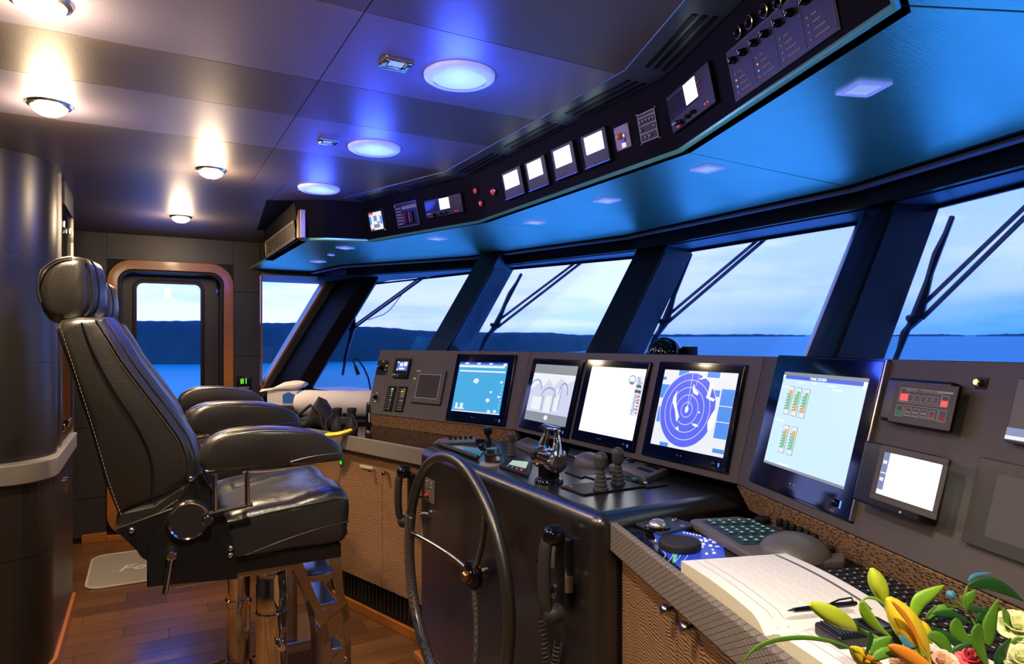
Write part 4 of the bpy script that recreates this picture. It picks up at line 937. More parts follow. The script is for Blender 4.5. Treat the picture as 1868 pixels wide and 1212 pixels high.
def circ(q_): return [(cc[0]+q_*math.cos(a)/W_, cc[1]+q_*math.sin(a)/H_) for a in ang()]
def clampx(P): return [(min(a, .80), min(max(c, .002), .995)) for a, c in P]
S_.poly(clampx(circ(rad)), 'e_radar', 2)
for q_ in (.2, .4, .6, .8): S_.line(circ(rad*q_), .0022, 'e_lt', 3, True)
S_.line(clampx(circ(rad)), .003, 'e_lt', 3, True)
S_.line([cc, tp], .002, 'e_lt', 3); S_.line([cc, (tp[0]+.10, tp[1]-.02)], .0015, 'e_lt', 3)
def rp(pts): return [S_.px(1180+a/5.77, 650+c/5.77) for a, c in pts]
S_.poly(rp([(325, 360), (280, 440), (275, 490), (300, 570), (310, 690), (340, 640), (320, 560), (310, 480), (315, 400)]), 'e_white', 4)
S_.poly(rp([(495, 290), (485, 360), (500, 395), (535, 415), (545, 385), (510, 350)]), 'e_white', 4)
S_.poly(rp([(670, 280), (650, 370), (625, 440), (700, 480), (720, 455), (665, 430), (680, 370), (700, 320)]), 'e_white', 4)
S_.poly(rp([(720, 560), (680, 620), (640, 700), (640, 790), (690, 740), (715, 650)]), 'e_white', 4)
S_.poly(rp([(470, 710), (500, 740), (545, 745), (520, 715)]), 'e_white', 4); S_.poly(rp([(540, 590), (550, 605), (562, 595), (552, 582)]), 'e_white', 4); S_.poly(rp([(300, 760), (335, 785), (330, 740)]), 'e_white', 4); S_.poly(rp([(560, 235), (640, 230), (600, 210), (560, 250)]), 'e_white', 4)
S_.poly([(cc[0]+a, cc[1]+c) for a, c in blob(0, 0, .025, .05, 9)], 'e_white', 4)
# 5 engine page
t, s_, r = monitor(R3, [(1422, 653), (1621, 658), (1557, 947), (1373, 881)], [(1431, 680), (1585, 689), (1541, 890), (1394, 847)], 'nearest and largest monitor with pale blue tank gauges page')
s_.data.materials[0] = M['e_pale']; S_ = Scr(R3, r, s_)
S_.rect(0, 1, .965, 1, 'e_grey', 1); S_.rect(.0, .97, .925, .965, 'e_hdr', 1); S_.rects([(0, .03, .925, .965), (.965, 1, .90, .965)], 'e_white', 2); S_.rect(0, 1, .0, .025, 'e_grey', 1)
u, v = S_.uv(.46, .945); text(R3, 'TANK SYSTEM', .0115, u, v, 'e_white', s_, 'title', .0136)
S_.rects([(.02, .11, .835, .845), (.65, .76, .855, .868), (.03, .14, .475, .485), (.2, .3, .895, .9), (.4, .45, .895, .905), (.6, .68, .89, .9), (.2, .35, .03, .045)], 'e_white', 1)
for k, (a, e, cols) in enumerate([(.11, .55, 'go'), (.215, .545, 'gr'), (.32, .54, 'gO'), (.165, .15, 'og'), (.275, .15, 'og')]):
    hgt = .28 if k < 3 else .27
    S_.rect(a, a+.075, e, e+hgt+.02, 'e_dark', 1, 'gauge_bar'); S_.rect(a+.004, a+.071, e+.004, e+hgt+.016, 'e_lt', 2)
    S_.rect(a+.022, a+.062, e+.05, e+hgt-.02, 'e_green', 3); S_.rect(a+.022, a+.058, e+(.05 if k in (1, 2) else hgt-.08), e+(.11 if k in (1, 2) else hgt-.02), 'e_orange', 4)
    S_.rects([(a+.006, a+.02, e+.055+.03*j, e+.067+.03*j) for j in range(6)], 'e_dark', 3)
# polished edge of the nearest monitor
u0, u1, v0, v1 = R3.rect([(1422, 653), (1621, 658), (1557, 947), (1373, 881)]); MB(R3).box(u1+.004, u1+.009, v0, v1, 0, .013).build('bright_edge', 'steel', t)

# ---------------------------------------------------------------- smaller console instruments
def q8(pts): return [(660+x/8.66, 640+y/8.66) for x, y in pts]
t, u0, u1, v0, v1 = dev(R1, q8([(265, 150), (435, 155), (385, 385), (225, 380)]), 'rotary_switch', 'upper rotary switch with orange lamp at the left end of the console', 'switch', None, .003, 'black', .001, 'face_plate')
um, vm = (u0+u1)/2, (v0+v1)/2
knob(R1, um-.004, vm, .014, .022, t, 'blackgloss', base=.003, mark='label'); MB(R1).ell((u1-.010, vm+.012, .003), (.008, .005, .004), 10, 6).build('lamp', 'orangelit', t)
for a, c, w_ in ((um, v1-.008, .012), (u0+.002, vm+.004, .005), (u1-.016, vm-.014, .007)): MB(R1).ell((a, c, .003), (w_, .005, .0015), 10, 5).build('position_label', 'label', t)
for a in (u0+.004, u1-.004):
    for c in (v0+.004, v1-.004): MB(R1).lathe([(.0025, .003), (.002, .0045)], (a, c, 0), n=8).build('screw', 'label', t)
t, u0, u1, v0, v1 = dev(R1, q8([(195, 655), (295, 660), (265, 825), (160, 815)]), 'rotary_switch', 'lower rotary switch near the flashlight at the left end of the console', 'switch', None, .003, 'console', .001, 'face_plate')
um, vm = (u0+u1)/2, (v0+v1)/2; knob(R1, um+.003, vm, .013, .02, t, 'blackgloss', base=.003)
for a, c, w_ in ((um, v0+.006, .010), (u0+.002, vm+.008, .005), (um+.004, v1-.004, .007)): MB(R1).ell((a, c, .003), (w_, .006, .0015), 10, 5).build('position_label', 'label', t)
t, u0, u1, v0, v1 = dev(R1, q8([(570, 128), (795, 130), (735, 445), (490, 425)]), 'autopilot_display', 'small square display with blue digits and key row, upper left console', 'display', None, .016, 'black', .004)
r = R1.rect(q8([(575, 170), (740, 175), (705, 320), (550, 310)]), .016); plate(R1, r, .0155, .0168, 'screen', 'e_hdr', t); w_, h_ = r[1]-r[0], r[3]-r[2]
for a, c, e, f in ((.25, .55, .45, .85), (.62, .95, .5, .95), (.2, .75, .1, .32), (0, .15, .8, 1), (0, .12, 0, .2)): plate(R1, (r[0]+w_*a, r[0]+w_*c, r[2]+h_*e, r[2]+h_*f), .0168, .0175, 'digit_block', 'e_lt', t)
for k in range(5):
    for j in range(2): plate(R1, (u0+.006+k*.0125, u0+.014+k*.0125, v0+.006+j*.010, v0+.012+j*.010), .016, .018, 'key', ['label', 'orangelit', 'label', 'labeldim', 'label'][k] if j else 'labeldim', t, .0006)
for pts, lab, A_ in ((([(430, 560), (555, 562), (480, 960), (350, 950)]), 'left one of two narrow vertical alarm light strips on the console', 0), (([(600, 565), (735, 570), (650, 972), (520, 962)]), 'right one of two narrow vertical alarm light strips on the console', 1)):
    t, u0, u1, v0, v1 = dev(R1, q8(pts), 'alarm_strip', lab, 'panel', 'narrow alarm light strips', .007, 'black', .002); w_, h_ = u1-u0, v1-v0
    for k in range(10):
        e = v0+h_*(.06+.088*k)
        for j in ((0, 1) if A_ else (0,)): plate(R1, (u0+w_*(.42+.24*j if A_ else .5), u0+w_*(.60+.24*j if A_ else .72), e, e+h_*.05), .007, .0085, 'light_segment', 'greenlit' if (k == 9 and not A_) or (k == 8 and j == 0 and A_) else 'redlit' if (k == 9 and A_ and j) else 'label' if k in (6, 7, 8, 4) else 'labeldim', t)
        plate(R1, (u0+w_*.12, u0+w_*.34, e+h_*.01, e+h_*.035), .007, .0078, 'caption', 'labeldim', t)
t, u0, u1, v0, v1 = dev(R1, q8([(880, 310), (1365, 315), (1245, 860), (785, 820)]), 'square_panel', 'switched off square screen panel with thin pale outline and green lamp', 'panel', None, .014, 'console', .003)
r = R1.rect(q8([(910, 370), (1262, 380), (1185, 770), (835, 740)]), .014); plate(R1, r, .0135, .0145, 'screen', 'off2', t); MB(R1).ringframe(*r, .0028, .014, .0155).build('pale_outline', 'label', t)
plate(R1, (u0+.012, u0+.048, v1-.014, v1-.006), .014, .0152, 'white_tag', 'label', t); MB(R1).ell((u0+.004, r[3]-.030, .015), (.005, .005, .003), 10, 6).build('green_lamp', 'greenlit', t)

# searchlight panel on the starboard wing
q9 = lambda pts: [(1620+x/9.325, 680+y/9.325) for x, y in pts]
t, u0, u1, v0, v1 = dev(R3, q9([(165, 130), (1300, 200), (1110, 1040), (20, 850)]), 'searchlight_panel', 'black control panel with outlined keys and two red lamps, upper right', 'panel', None, .030, 'bracket', .008)
r = R3.rect(q9([(150, 170), (1230, 220), (1040, 990), (0, 830)]), .03); plate(R3, r, .029, .031, 'key_face', 'console', t, .0015); fo = .031
def kf(a, c): return R3.hit(1620+a/9.325, 680+c/9.325, fo)
def keyrect(x0, y0, x1, y1, slant=0, m=None, name='key_outline', lw=.0012):
    p = [kf(x0+slant, y0), kf(x1+slant, y0+(x1-x0)*.085), kf(x1, y1+(x1-x0)*.11), kf(x0, y1)]
    ua, ub, va, vb = (p[0][0]+p[3][0])/2, (p[1][0]+p[2][0])/2, (p[2][1]+p[3][1])/2, (p[0][1]+p[1][1])/2
    MB(R3).ringframe(ua, ub, va, vb, lw, fo, fo+.0006).build(name, 'label', t)
    if m: plate(R3, (ua+.002, ub-.002, va+.002, va+(vb-va)*.55), fo, fo+.0008, 'key_colour', m, t)
    return ua, ub, va, vb
keyrect(205, 250, 350, 480, 20, 'redlit'); 
for k in range(5): 
    a = 335+108*k; ua, ub, va, vb = keyrect(a, 370+10*k, a+85, 485+12*k, 14); plate(R3, (ua+.003, ub-.003, (va+vb)/2-.001, (va+vb)/2+.001), fo, fo+.0006, 'key_caption', 'labeldim', t)
keyrect(895, 395, 1020, 590, 20, 'redlit'); keyrect(120, 545, 235, 735, 20, 'greendim'); keyrect(845, 635, 975, 840, 22, 'reddim')
for k in range(4):
    a = 280+133*k; ua, ub, va, vb = keyrect(a, 590+20*k, a+105, 725+15*k, 14, 'reddim' if k == 3 else None)
    if k < 3: plate(R3, (ua+.003, ub-.003, va+.006, va+.009), fo, fo+.0006, 'key_caption', 'label', t)
keyrect(180, 255, 900, 500, 20, None, 'group_outline', .001); keyrect(250, 560, 840, 740, 20, None, 'group_outline', .001)
u, v = kf(600, 325); text(R3, 'MASTER  CONTROLLER', .0095, u, v, 'label', t, 'lettering', fo+.0002)
u, v = kf(980, 345); plate(R3, (u-.020, u+.020, v-.002, v+.002), fo, fo+.0006, 'script_mark', 'label', t)
# brass key locks
for (px, py), lab in (((1790, 700), 'brass key lock in a black square to the right of the searchlight panel'), ((1632, 708), 'key lock half hidden at the left of the searchlight panel')):
    u, v = R3.hit(px, py); t = thing('key_lock', lab, 'lock', tuple(R3.p(u, v, 0)), 'key locks'); plate(R3, (u-.010, u+.016, v-.012, v+.012), 0, .003, 'backplate', 'black', t, .001)
    MB(R3).lathe([(.008, .003), (.008, .012), (.006, .014)], (u, v, 0), n=16).build('cylinder', 'brass', t)
# small touch monitor
t, u0, u1, v0, v1 = dev(R3, [(1607, 812), (1734, 836), (1714, 964), (1586, 919)], 'touch_monitor', 'small black framed touch monitor with white screen, lower right', 'monitor', None, .045, 'bracket', .005)
r = R3.rect([(1611, 826), (1718, 845), (1705, 934), (1601, 903)], .045); MB(R3).ringframe(r[0]-.014, r[1]+.014, r[2]-.014, r[3]+.014, .013, .044, .048).build('front_frame', 'console', t, bevel=.002); plate(R3, r, .0445, .0458, 'screen', 'e_white', t)
w_, h_ = r[1]-r[0], r[3]-r[2]
plate(R3, (r[0], r[0]+w_*.11, r[2]+h_*.52, r[3]), .0458, .0465, 'blue_tab', 'e_shadow', t); plate(R3, (r[0], r[0]+w_*.11, r[2]+h_*.12, r[2]+h_*.50), .0458, .0465, 'blue_tab', 'e_shadow', t)
for k in range(2): plate(R3, (r[0]+w_*.02, r[0]+w_*.09, r[2]+h_*(.72-.4*k), r[2]+h_*(.80-.4*k)), .0465, .047, 'tab_caption', 'e_lt', t)
MB(R3).lathe([(.003, .045), (.0025, .0465)], ((r[0]+r[1])/2, r[2]-.022, 0), n=10).build('power_lamp', 'label', t)
# switched off wide screen and the corner phone display
t, u0, u1, v0, v1 = dev(R3, [(1797, 832), (1990, 880), (1965, 1060), (1764, 994)], 'flat_screen', 'switched off grey flat screen at the right edge', 'monitor', None, .014, 'off2', .003)
r = R3.rect([(1820, 863), (1990, 905), (1975, 1035), (1797, 982)], .014); plate(R3, r, .0138, .015, 'screen', 'off', t)
t, u0, u1, v0, v1 = dev(R3, [(1868, 690), (1950, 700), (1940, 830), (1850, 808)], 'corner_display', 'display cut by the right edge, blue and white swoosh', 'display', None, .02, 'off', .005)
plate(R3, (u0+.004, u0+.05, v0+.012, v0+.028), .02, .0215, 'blue_swoosh', 'e_shadow', t); plate(R3, (u0+.004, u0+.05, v0+.006, v0+.013), .0215, .022, 'white_swoosh', 'e_lt', t)
# ---------------------------------------------------------------- steering wheel
WX, WY, WZ, WR = .985, 2.25, .615, .448
sw = thing('steering_wheel', 'large black ship steering wheel with chrome capped hub', 'wheel', (WX, WY, WZ))
def wp_(a, r=WR, dx=0): return (WX+dx, WY+r*math.cos(a), WZ+r*math.sin(a))
TAU = 2*math.pi
MB().tube([wp_(TAU*k/72) for k in range(72)], .0205, 12, True).build('rim', 'leather', sw)
for a0, a1 in ((-75, 18), (202, 262)):   # wrapped grip sections
    n = 24; MB().tube([wp_(math.radians(a0+(a1-a0)*k/n)) for k in range(n+1)], .0222, 12).build('wrapped_grip', 'carbon' , sw)
    for a in (a0, a1): MB().tube([wp_(math.radians(a-.5)), wp_(math.radians(a+.5))], .0232, 14).build('chrome_ring', 'chrome', sw)
HX = .085
for a in (172, 292, 52):   # viewer sees +Y on the left
    a = math.radians(180-a) ; pts = []; rr = []
    for k in range(9):
        q = k/8; pts.append(wp_(a, WR*(1-q)+.03*q, HX*math.sin(q*math.pi/2))); rr.append(.010+.004*abs(q-.5))
    MB().tube(pts, rr, 10).build('spoke', 'steel' if a > 0 and a < .5 else 'carbon', sw)
MB().lathe([(.020, .03), (.050, .02), (.056, .0), (.050, -.014), (.030, -.022)], (WX+HX, WY, WZ), ax=0, n=28).build('hub', 'blackgloss', sw)
MB().lathe([(.020, -.02), (.020, -.032), (.016, -.040), (.008, -.043)], (WX+HX, WY, WZ), ax=0, n=24).build('hub_cap', 'copper', sw)
MB().lathe([(.018, .02), (.018, .06)], (WX+HX, WY, WZ), ax=0, n=16).build('shaft', 'steel', sw)
HFr = Fr((WX+HX-.016, WY, WZ), (0, -1, 0), (0, 0, 1))
b = MB(HFr)
for k in range(9): b.box(.024, .033-(k % 3)*.003, .022-.0055*k, .0245-.0055*k, .002, .0045)
b.build('script_mark', 'label', sw)

# ---------------------------------------------------------------- handsets on the helm front
HF = Fr((1.118, 2.25, 0), (0, -1, 0), (0, 0, 1))
def coil(p0, p1, turns, r=.012, w=.0028, n=12):
    p0, p1 = Vector(p0), Vector(p1); d = (p1-p0); x = d.cross(Vector((1, 0, .01))).normalized(); y = d.cross(x).normalized(); return [p0+d*(k/(turns*n))+x*(r*math.cos(TAU*k/n))+y*(r*math.sin(TAU*k/n)) for k in range(turns*n+1)]
def handset(u, v, lab, plab, withcord=True):
    t = thing('telephone_handset', lab, 'telephone', tuple(HF.p(u, v-.11, 0)), 'telephone handsets on the helm')
    H = Fr(HF.p(u, v), (0, -1, 0), (0, 0, 1))
    MB(H).box(-.025, .028, -.10, .11, 0, .03).build('cradle', 'bracket', t, bevel=.008)
    pts = [(-.006, .130, .050), (-.010, .115, .070), (-.012, .05, .078), (-.012, -.05, .078), (-.010, -.11, .070), (-.006, -.130, .050)]
    rings = []
    for k, p in enumerate(pts):
        w, h = (.028, .020) if k in (0, 5) else (.027, .017)
        rings.append([(p[0]+w*math.cos(TAU*j/12), p[1]+(h*math.sin(TAU*j/12) if k in (0, 5) else 0)*.7, p[2]+(h if k not in (0, 5) else h*.4)*math.sin(TAU*j/12)) for j in range(12)])
    MB(H).loft(rings).build('handle', 'rubber', t, sub=1)
    MB(H).lathe([(.030, .030), (.031, .055), (.026, .075), (.012, .085)], (0, .12, 0), ax=2, n=20).build('earpiece', 'blackgloss', t)
    MB(H).lathe([(.028, .030), (.029, .052), (.024, .070), (.012, .080)], (0, -.115, 0), ax=2, n=20).build('mouthpiece', 'rubber', t)
    b = MB(H); b.hexa([(.028, -.045, .03), (.060, -.035, .05), (.060, -.038, .02), (.028, -.048, .01)], [(.028, -.002, .03), (.058, .012, .05), (.058, .012, .02), (.028, -.002, .01)]); b.build('latch', 'steel', t, bevel=.002)
    if withcord:
        c_ = MB(H); c_.tube([(.002, -.145, .06), (.006, -.17, .05), (0, -.20, .03), (-.02, -.215, .02)], .0028, 6).build('cord', 'rubber', t)
        MB(H).tube(coil((-.02, -.215, .02), (-.055, -.34, .02), 9), .0028, 5).build('coiled_cord', 'rubber', t)
    return t
u_, v_ = HF.hit(1036, 1045); handset(u_+.0, v_, 'black telephone handset on the right of the helm front', '')
u_, v_ = HF.hit(756, 905); handset(u_, v_, 'black telephone handset half hidden behind the left rim of the steering wheel', '', False)
# microphone with coiled cord hanging in front
u_, v_ = HF.hit(1003, 1072)
t = thing('microphone_plug', 'dark microphone plug with long coiled cord below the right switch plate', 'plug', tuple(HF.p(u_, v_, 0)))
H = Fr(HF.p(u_, v_), (0, -1, 0), (0, 0, 1))
MB(H).tube([(.03, .004, .012), (.0, .0, .02), (-.022, -.006, .022)], [.011, .010, .007], 10).build('plug', 'rubber', t)
MB(H).tube([(-.022, -.006, .022), (-.034, -.02, .022), (-.036, -.05, .02), (-.024, -.09, .018), (-.022, -.10, .018)], .003, 6).build('cord', 'rubber', t)
MB(H).tube(coil((-.022, -.10, .018), (.03, -.29, .018), 15), .0028, 5).build('coiled_cord', 'rubber', t)
MB(H).lathe([(.022, 0), (.022, .006), (.016, .009)], (.028, -.002, 0), n=20).build('socket', 'steel', t)
def swplate(pts, lab, stick):
    t, u0, u1, v0, v1 = dev(HF, pts, 'switch_plate', lab, 'switch', 'switch plates on the helm front', .005, 'console', .0015, 'face_plate')
    w_, h_ = u1-u0, v1-v0
    for a, c, m in ((.3, .9, 'label'), (.7, .88, 'label'), (.3, .72, 'labeldim'), (.7, .70, 'label'), (.5, .5, 'label')): plate(HF, (u0+w_*a-.006, u0+w_*a+.006, v0+h_*c-.002, v0+h_*c+.002), .005, .006, 'caption', m, t)
    MB(HF).lathe([(.006, .005), (.006, .010), (.003, .012), (.003, .022)], (u0+w_*.5, v0+h_*.64, 0), n=12).build('toggle_switch', 'steel', t)
    MB(HF).lathe([(.007, .005), (.007, .02), (.005, .022)], (u0+w_*.4, v0+h_*.30, 0), n=14).build('red_button', 'red', t)
    MB(HF).tube([HF_l(u0+w_*.35, v0+h_*.24, .01), HF_l(u0-.012, v0+h_*.10, .03)], [.007, .004], 8).build('lever', 'blackgloss', t)
def HF_l(a, b_, c): return (a, b_, c)
swplate([(776, 872), (794, 878), (794, 921), (777, 912)], 'switch plate with red button left of the steering wheel hub', 0)
swplate([(996, 972), (1015, 980), (1014, 1040), (996, 1029)], 'switch plate with red button beside the right handset', 0)
u_, v_ = HF.hit(786, 937); t = thing('chrome_socket', 'round chrome socket with pale cable on the helm front', 'socket', tuple(HF.p(u_, v_, 0)))
MB(HF).lathe([(.015, 0), (.015, .008), (.010, .012)], (u_, v_, 0), n=18).build('socket_ring', 'chrome', t)
MB(HF).tube([(u_, v_, .012), (u_-.02, v_, .03), (u_-.05, v_-.012, .03), (u_-.065, v_-.04, .02), (u_-.068, v_-.13, .012)], .0055, 8).build('cable', 'plate', t)

# ---------------------------------------------------------------- controls on the helm top
HT = Fr((1.118, 2.935, 1.0), (0, -1, 0), (1, 0, 0))   # u to starboard, v forward, n up
def ht(px, py, z=1.0): p = onZ(px, py, z); return 2.935-p.y, p.x-1.118
def topbox(pts, z0, z1, name, m, t, bevel=.003):
    h = [ht(*p, 1.0+z1) for p in pts]; u0 = (h[0][0]+h[3][0])/2; u1 = (h[1][0]+h[2][0])/2; v0 = (h[2][1]+h[3][1])/2; v1 = (h[0][1]+h[1][1])/2
    u0, u1 = sorted((u0, u1)); v0, v1 = sorted((v0, v1)); MB(HT).box(u0, u1, v0, v1, z0, z1).build(name, m, t, bevel=bevel); return u0, u1, v0, v1
# throttle
t = thing('engine_throttle', 'polished chrome twin engine throttle with looped grip', 'throttle', tuple(HT.p(.93, .14, 0)))
U, Vv = ht(1010, 880); U += 0; Vv -= .02
def TP(a, b_, c): return (U+a, Vv+b_, c)
MB(HT).lathe([(.052, 0), (.050, .012), (.040, .02)], TP(0, 0, 0), n=28).build('base_flange', 'blackgloss', t)
b = MB(HT); b.box(U-.030, U+.030, Vv-.030, Vv+.030, .01, .07); b.build('neck', 'blackgloss', t, bevel=.012, seg=4)
MB(HT).lathe([(.030, -.062), (.040, -.058), (.042, -.030), (.034, -.024), (.034, .024), (.042, .030), (.042, .058), (.030, .062), (.012, .064)], TP(0, 0, .085), ax=0, n=30).build('barrel', 'chrome', t)
for s_ in (-1, 1):
    pts = [TP(s_*.046, 0, .10), TP(s_*.044, .006, .135), TP(s_*.034, .012, .165), TP(s_*.036, .014, .185)]
    MB(HT).tube(pts, [.022, .015, .011, .012], 12).build('lever_arm', 'chrome', t)
rings = []
for k in range(9):
    a = -1+2*k/8; w = .014*math.sqrt(max(.15, 1-a*a*.75)); rings.append([TP(a*.056, .014+w*1.3*math.cos(TAU*j/12), .190+w*.55*math.sin(TAU*j/12)+.006*(a*a)) for j in range(12)])
MB(HT).loft(rings).build('grip', 'chrome', t)
MB(HT).lathe([(.026, 0), (.024, .004)], TP(.062, 0, .085), ax=0, n=8, smooth=False).build('hex_cap', 'steel', t)
# joysticks
def stick(px, py, lab, s_=1.0, plate_pts=None):
    u, v = ht(px, py); t = thing('joystick', lab, 'joystick', tuple(HT.p(u, v, 0)), 'rubber joysticks on the helm')
    prof = [(.026, .004)]
    for k in range(5): z = .008+k*.013; rr = .026-.0028*k; prof += [(rr, z), (rr*.98, z+.005), (rr*.78, z+.007), (rr*.78, z+.011)]
    MB(HT).lathe([(r*s_, z*s_) for r, z in prof], (u, v, 0), n=20).build('bellows', 'grey_rubber', t)
    MB(HT).lathe([(r*s_, z*s_) for r, z in [(.009, .068), (.017, .078), (.021, .088), (.021, .105), (.022, .107), (.022, .114), (.018, .124), (.008, .130)]], (u, v, 0), n=22).build('knob', 'grey_rubber', t); return u, v
u1_, v1_ = stick(1096, 897, 'near one of the two grey rubber joysticks in front of the radar monitor'); u2_, v2_ = stick(1127, 886, 'far one of the two grey rubber joysticks in front of the radar monitor')
stick(934, 832, 'small dark joystick behind the brushed steel control', .8)
t = thing('thruster_plate', 'dark control plate under the pair of grey joysticks', 'panel', tuple(HT.p(u1_, v1_, 0)))
a = topbox([(1110, 868), (1170, 880), (1083, 908), (1040, 893)], 0, .006, 'face_plate', 'black', t, .002); MB(HT).box(a[0]+.02, a[0]+.032, a[2]+.02, a[2]+.03, .006, .007).build('red_mark', 'redpot', t)
t = thing('key_strip', 'small dark plate with teal button and chrome toggle beside the joysticks', 'panel', tuple(HT.p(*ht(1185, 880), 0)))
a = topbox([(1160, 864), (1205, 883), (1178, 892), (1138, 872)], 0, .006, 'face_plate', 'black', t, .002)
u, v = ht(1158, 876, 1.01); MB(HT).box(u-.012, u+.008, v-.008, v+.010, .006, .016).build('teal_button', mat('teal_button', (.0, .25, .20), .4), t, bevel=.003); u, v = ht(1178, 885); MB(HT).lathe([(.007, .006), (.006, .010), (.003, .012), (.0035, .032)], (u, v, 0), n=12).build('toggle', 'chrome', t)
t = thing('small_white_plate', 'small plate with white face behind the near joystick', 'panel', tuple(HT.p(*ht(1090, 868), 0)))
a = topbox([(1085, 862), (1120, 868), (1100, 877), (1068, 871)], 0, .005, 'face_plate', 'black', t, .002); MB(HT).box(a[0]+.008, a[1]-.006, a[2]+.006, a[3]-.006, .005, .006).build('white_face', 'plate', t)
# brushed steel rudder control with ball lever
u, v = ht(887, 848); v += .03; t = thing('rudder_control', 'brushed steel cylinder control with black ball lever', 'lever', tuple(HT.p(u, v, 0)))
MB(HT).lathe([(.055, 0), (.053, .005), (.036, .006)], (u, v, 0), n=32).build('base_ring', 'plate', t); MB(HT).lathe([(.034, .005), (.034, .036)], (u, v, 0), n=32).build('cylinder', 'steel', t)
MB(HT).lathe([(.036, .036), (.036, .040)], (u, v, 0), n=32).build('dark_band', 'black', t); MB(HT).lathe([(.026, .040), (.026, .060), (.022, .062)], (u, v, 0), n=32).build('upper_cylinder', 'steel', t)
MB(HT).tube([(u, v, .052), (u-.085, v+.0, .055)], .004, 8).build('lever_rod', 'steel', t); MB(HT).ell((u-.095, v, .055), (.017, .017, .017), 16, 10).build('ball', 'blackgloss', t)
# tall knob behind it
u, v = ht(890, 812); t = thing('tiller_knob', 'tall black knob with grooved cap behind the steel control', 'knob', tuple(HT.p(u, v, 0)))
MB(HT).lathe([(.035, 0), (.033, .006), (.018, .008), (.016, .03), (.010, .036), (.010, .048), (.018, .052), (.021, .060), (.021, .078), (.018, .084)], (u, v, 0), n=24).build('knob_body', 'black', t); MB(HT).lathe([(.034, .0), (.037, .004)], (u, v, 0), n=24).build('collar', 'steel', t)
# control pads with colour screens and keypads
def pad(pts, lab, m='padgrey', th=.014, kind='pad', extra=None, cat='panel'):
    h = [ht(*p, 1.0+th) for p in pts]; cx = sum(q[0] for q in h)/4; cy = sum(q[1] for q in h)/4
    t = thing(kind, lab, cat, tuple(HT.p(cx, cy, 0))); b = MB(HT); b.hexa([(*q, 0) for q in h], [(*q, th) for q in h]); b.build('housing', m, t, bevel=.004); return t, h
t, h = pad([(806, 806), (900, 800), (872, 838), (800, 812)], 'dark glass plate with black hand bar at the left of the helm top', 'blackgloss', .005, 'glass_plate')
MB(HT).tube([(*h[3], .012), ((h[3][0]+h[2][0])/2, (h[3][1]+h[2][1])/2, .012), (*h[2], .012)], .009, 10).build('hand_bar', 'rubber', t)
t, h = pad([(925, 838), (972, 842), (964, 866), (910, 848)], 'small control pad with a lit pale screen left of the throttle', 'black', .012, 'control_pad')
def bil(h, a, c): p = Vector((*h[3], 0)).lerp(Vector((*h[2], 0)), a); q = Vector((*h[0], 0)).lerp(Vector((*h[1], 0)), a); return p.lerp(q, c)
def bpatch(h, a0, a1, c0_, c1_, z0, z1, name, m, t, bevel=0):
    P = [bil(h, a0, c0_), bil(h, a1, c0_), bil(h, a1, c1_), bil(h, a0, c1_)]; return MB(HT).hexa([(p.x, p.y, z0) for p in P], [(p.x, p.y, z1) for p in P]).build(name, m, t, bevel=bevel)
bpatch(h, .25, .85, .35, .9, .012, .013, 'screen', emis('pad_screen', (.55, .75, .62), .8), t); 
for k in range(4): bpatch(h, .25+.15*k, .33+.15*k, .08, .22, .012, .014, 'key', 'redpot' if k == 3 else 'labeldim', t)
t, h = pad([(800, 800), (868, 797), (868, 806), (790, 808)], 'low grey keypad at the back left of the helm top', 'padgrey', .014, 'low_keypad')
for k in range(5): p = bil(h, .35+.13*k, .6); MB(HT).lathe([(.008, .014), (.007, .026)], (p.x, p.y, 0), n=10).build('knob', 'black', t)
t, h = pad([(962, 797), (1002, 812), (978, 822), (940, 806)], 'grey remote keypad with dark screen behind the throttle', 'padgrey', .026, 'remote_pad'); bpatch(h, .15, .9, .3, .8, .026, .027, 'screen', 'off2', t)
t, h = pad([(1040, 818), (1102, 829), (1070, 840), (1036, 828)], 'thin dark pad between throttle and grey dome', 'padblue', .010, 'thin_pad'); bpatch(h, .7, .95, .2, .8, .010, .011, 'red_key', 'reddim', t)
t, h = pad([(1055, 852), (1092, 862), (1060, 871), (1030, 860)], 'small dark plate at the foot of the throttle', 'black', .006, 'foot_plate')
# grey dome (trackball cover)
u, v = ht(1075, 848); t = thing('trackball_dome', 'grey dome shaped hand rest behind the joysticks', 'trackball', tuple(HT.p(u, v, 0)))
MB(HT).ell((u, v, 0), (.075, .055, .050), 24, 14, -.05).build('dome', 'padgrey', t); MB(HT).box(u-.060, u-.045, v-.032, v-.020, .022, .030).build('pale_window', 'label', t, bevel=.003)
# radar keypad at right rear of the helm top
t, h = pad([(1150, 832), (1225, 853), (1178, 872), (1110, 848)], 'long grey radar keypad in front of the radar monitor', 'padgrey', .026, 'radar_keypad', cat='keypad')
for k in range(6):
    for j in range(2): bpatch(h, .58+.055*k, .60+.055*k+.02, .3+.3*j, .44+.3*j, .026, .029, 'key', 'black', t, .0008)
p = bil(h, .22, .55); MB(HT).ell((p.x, p.y, .026), (.022, .022, .016), 18, 8, -.05).build('trackball', 'blackgloss', t)

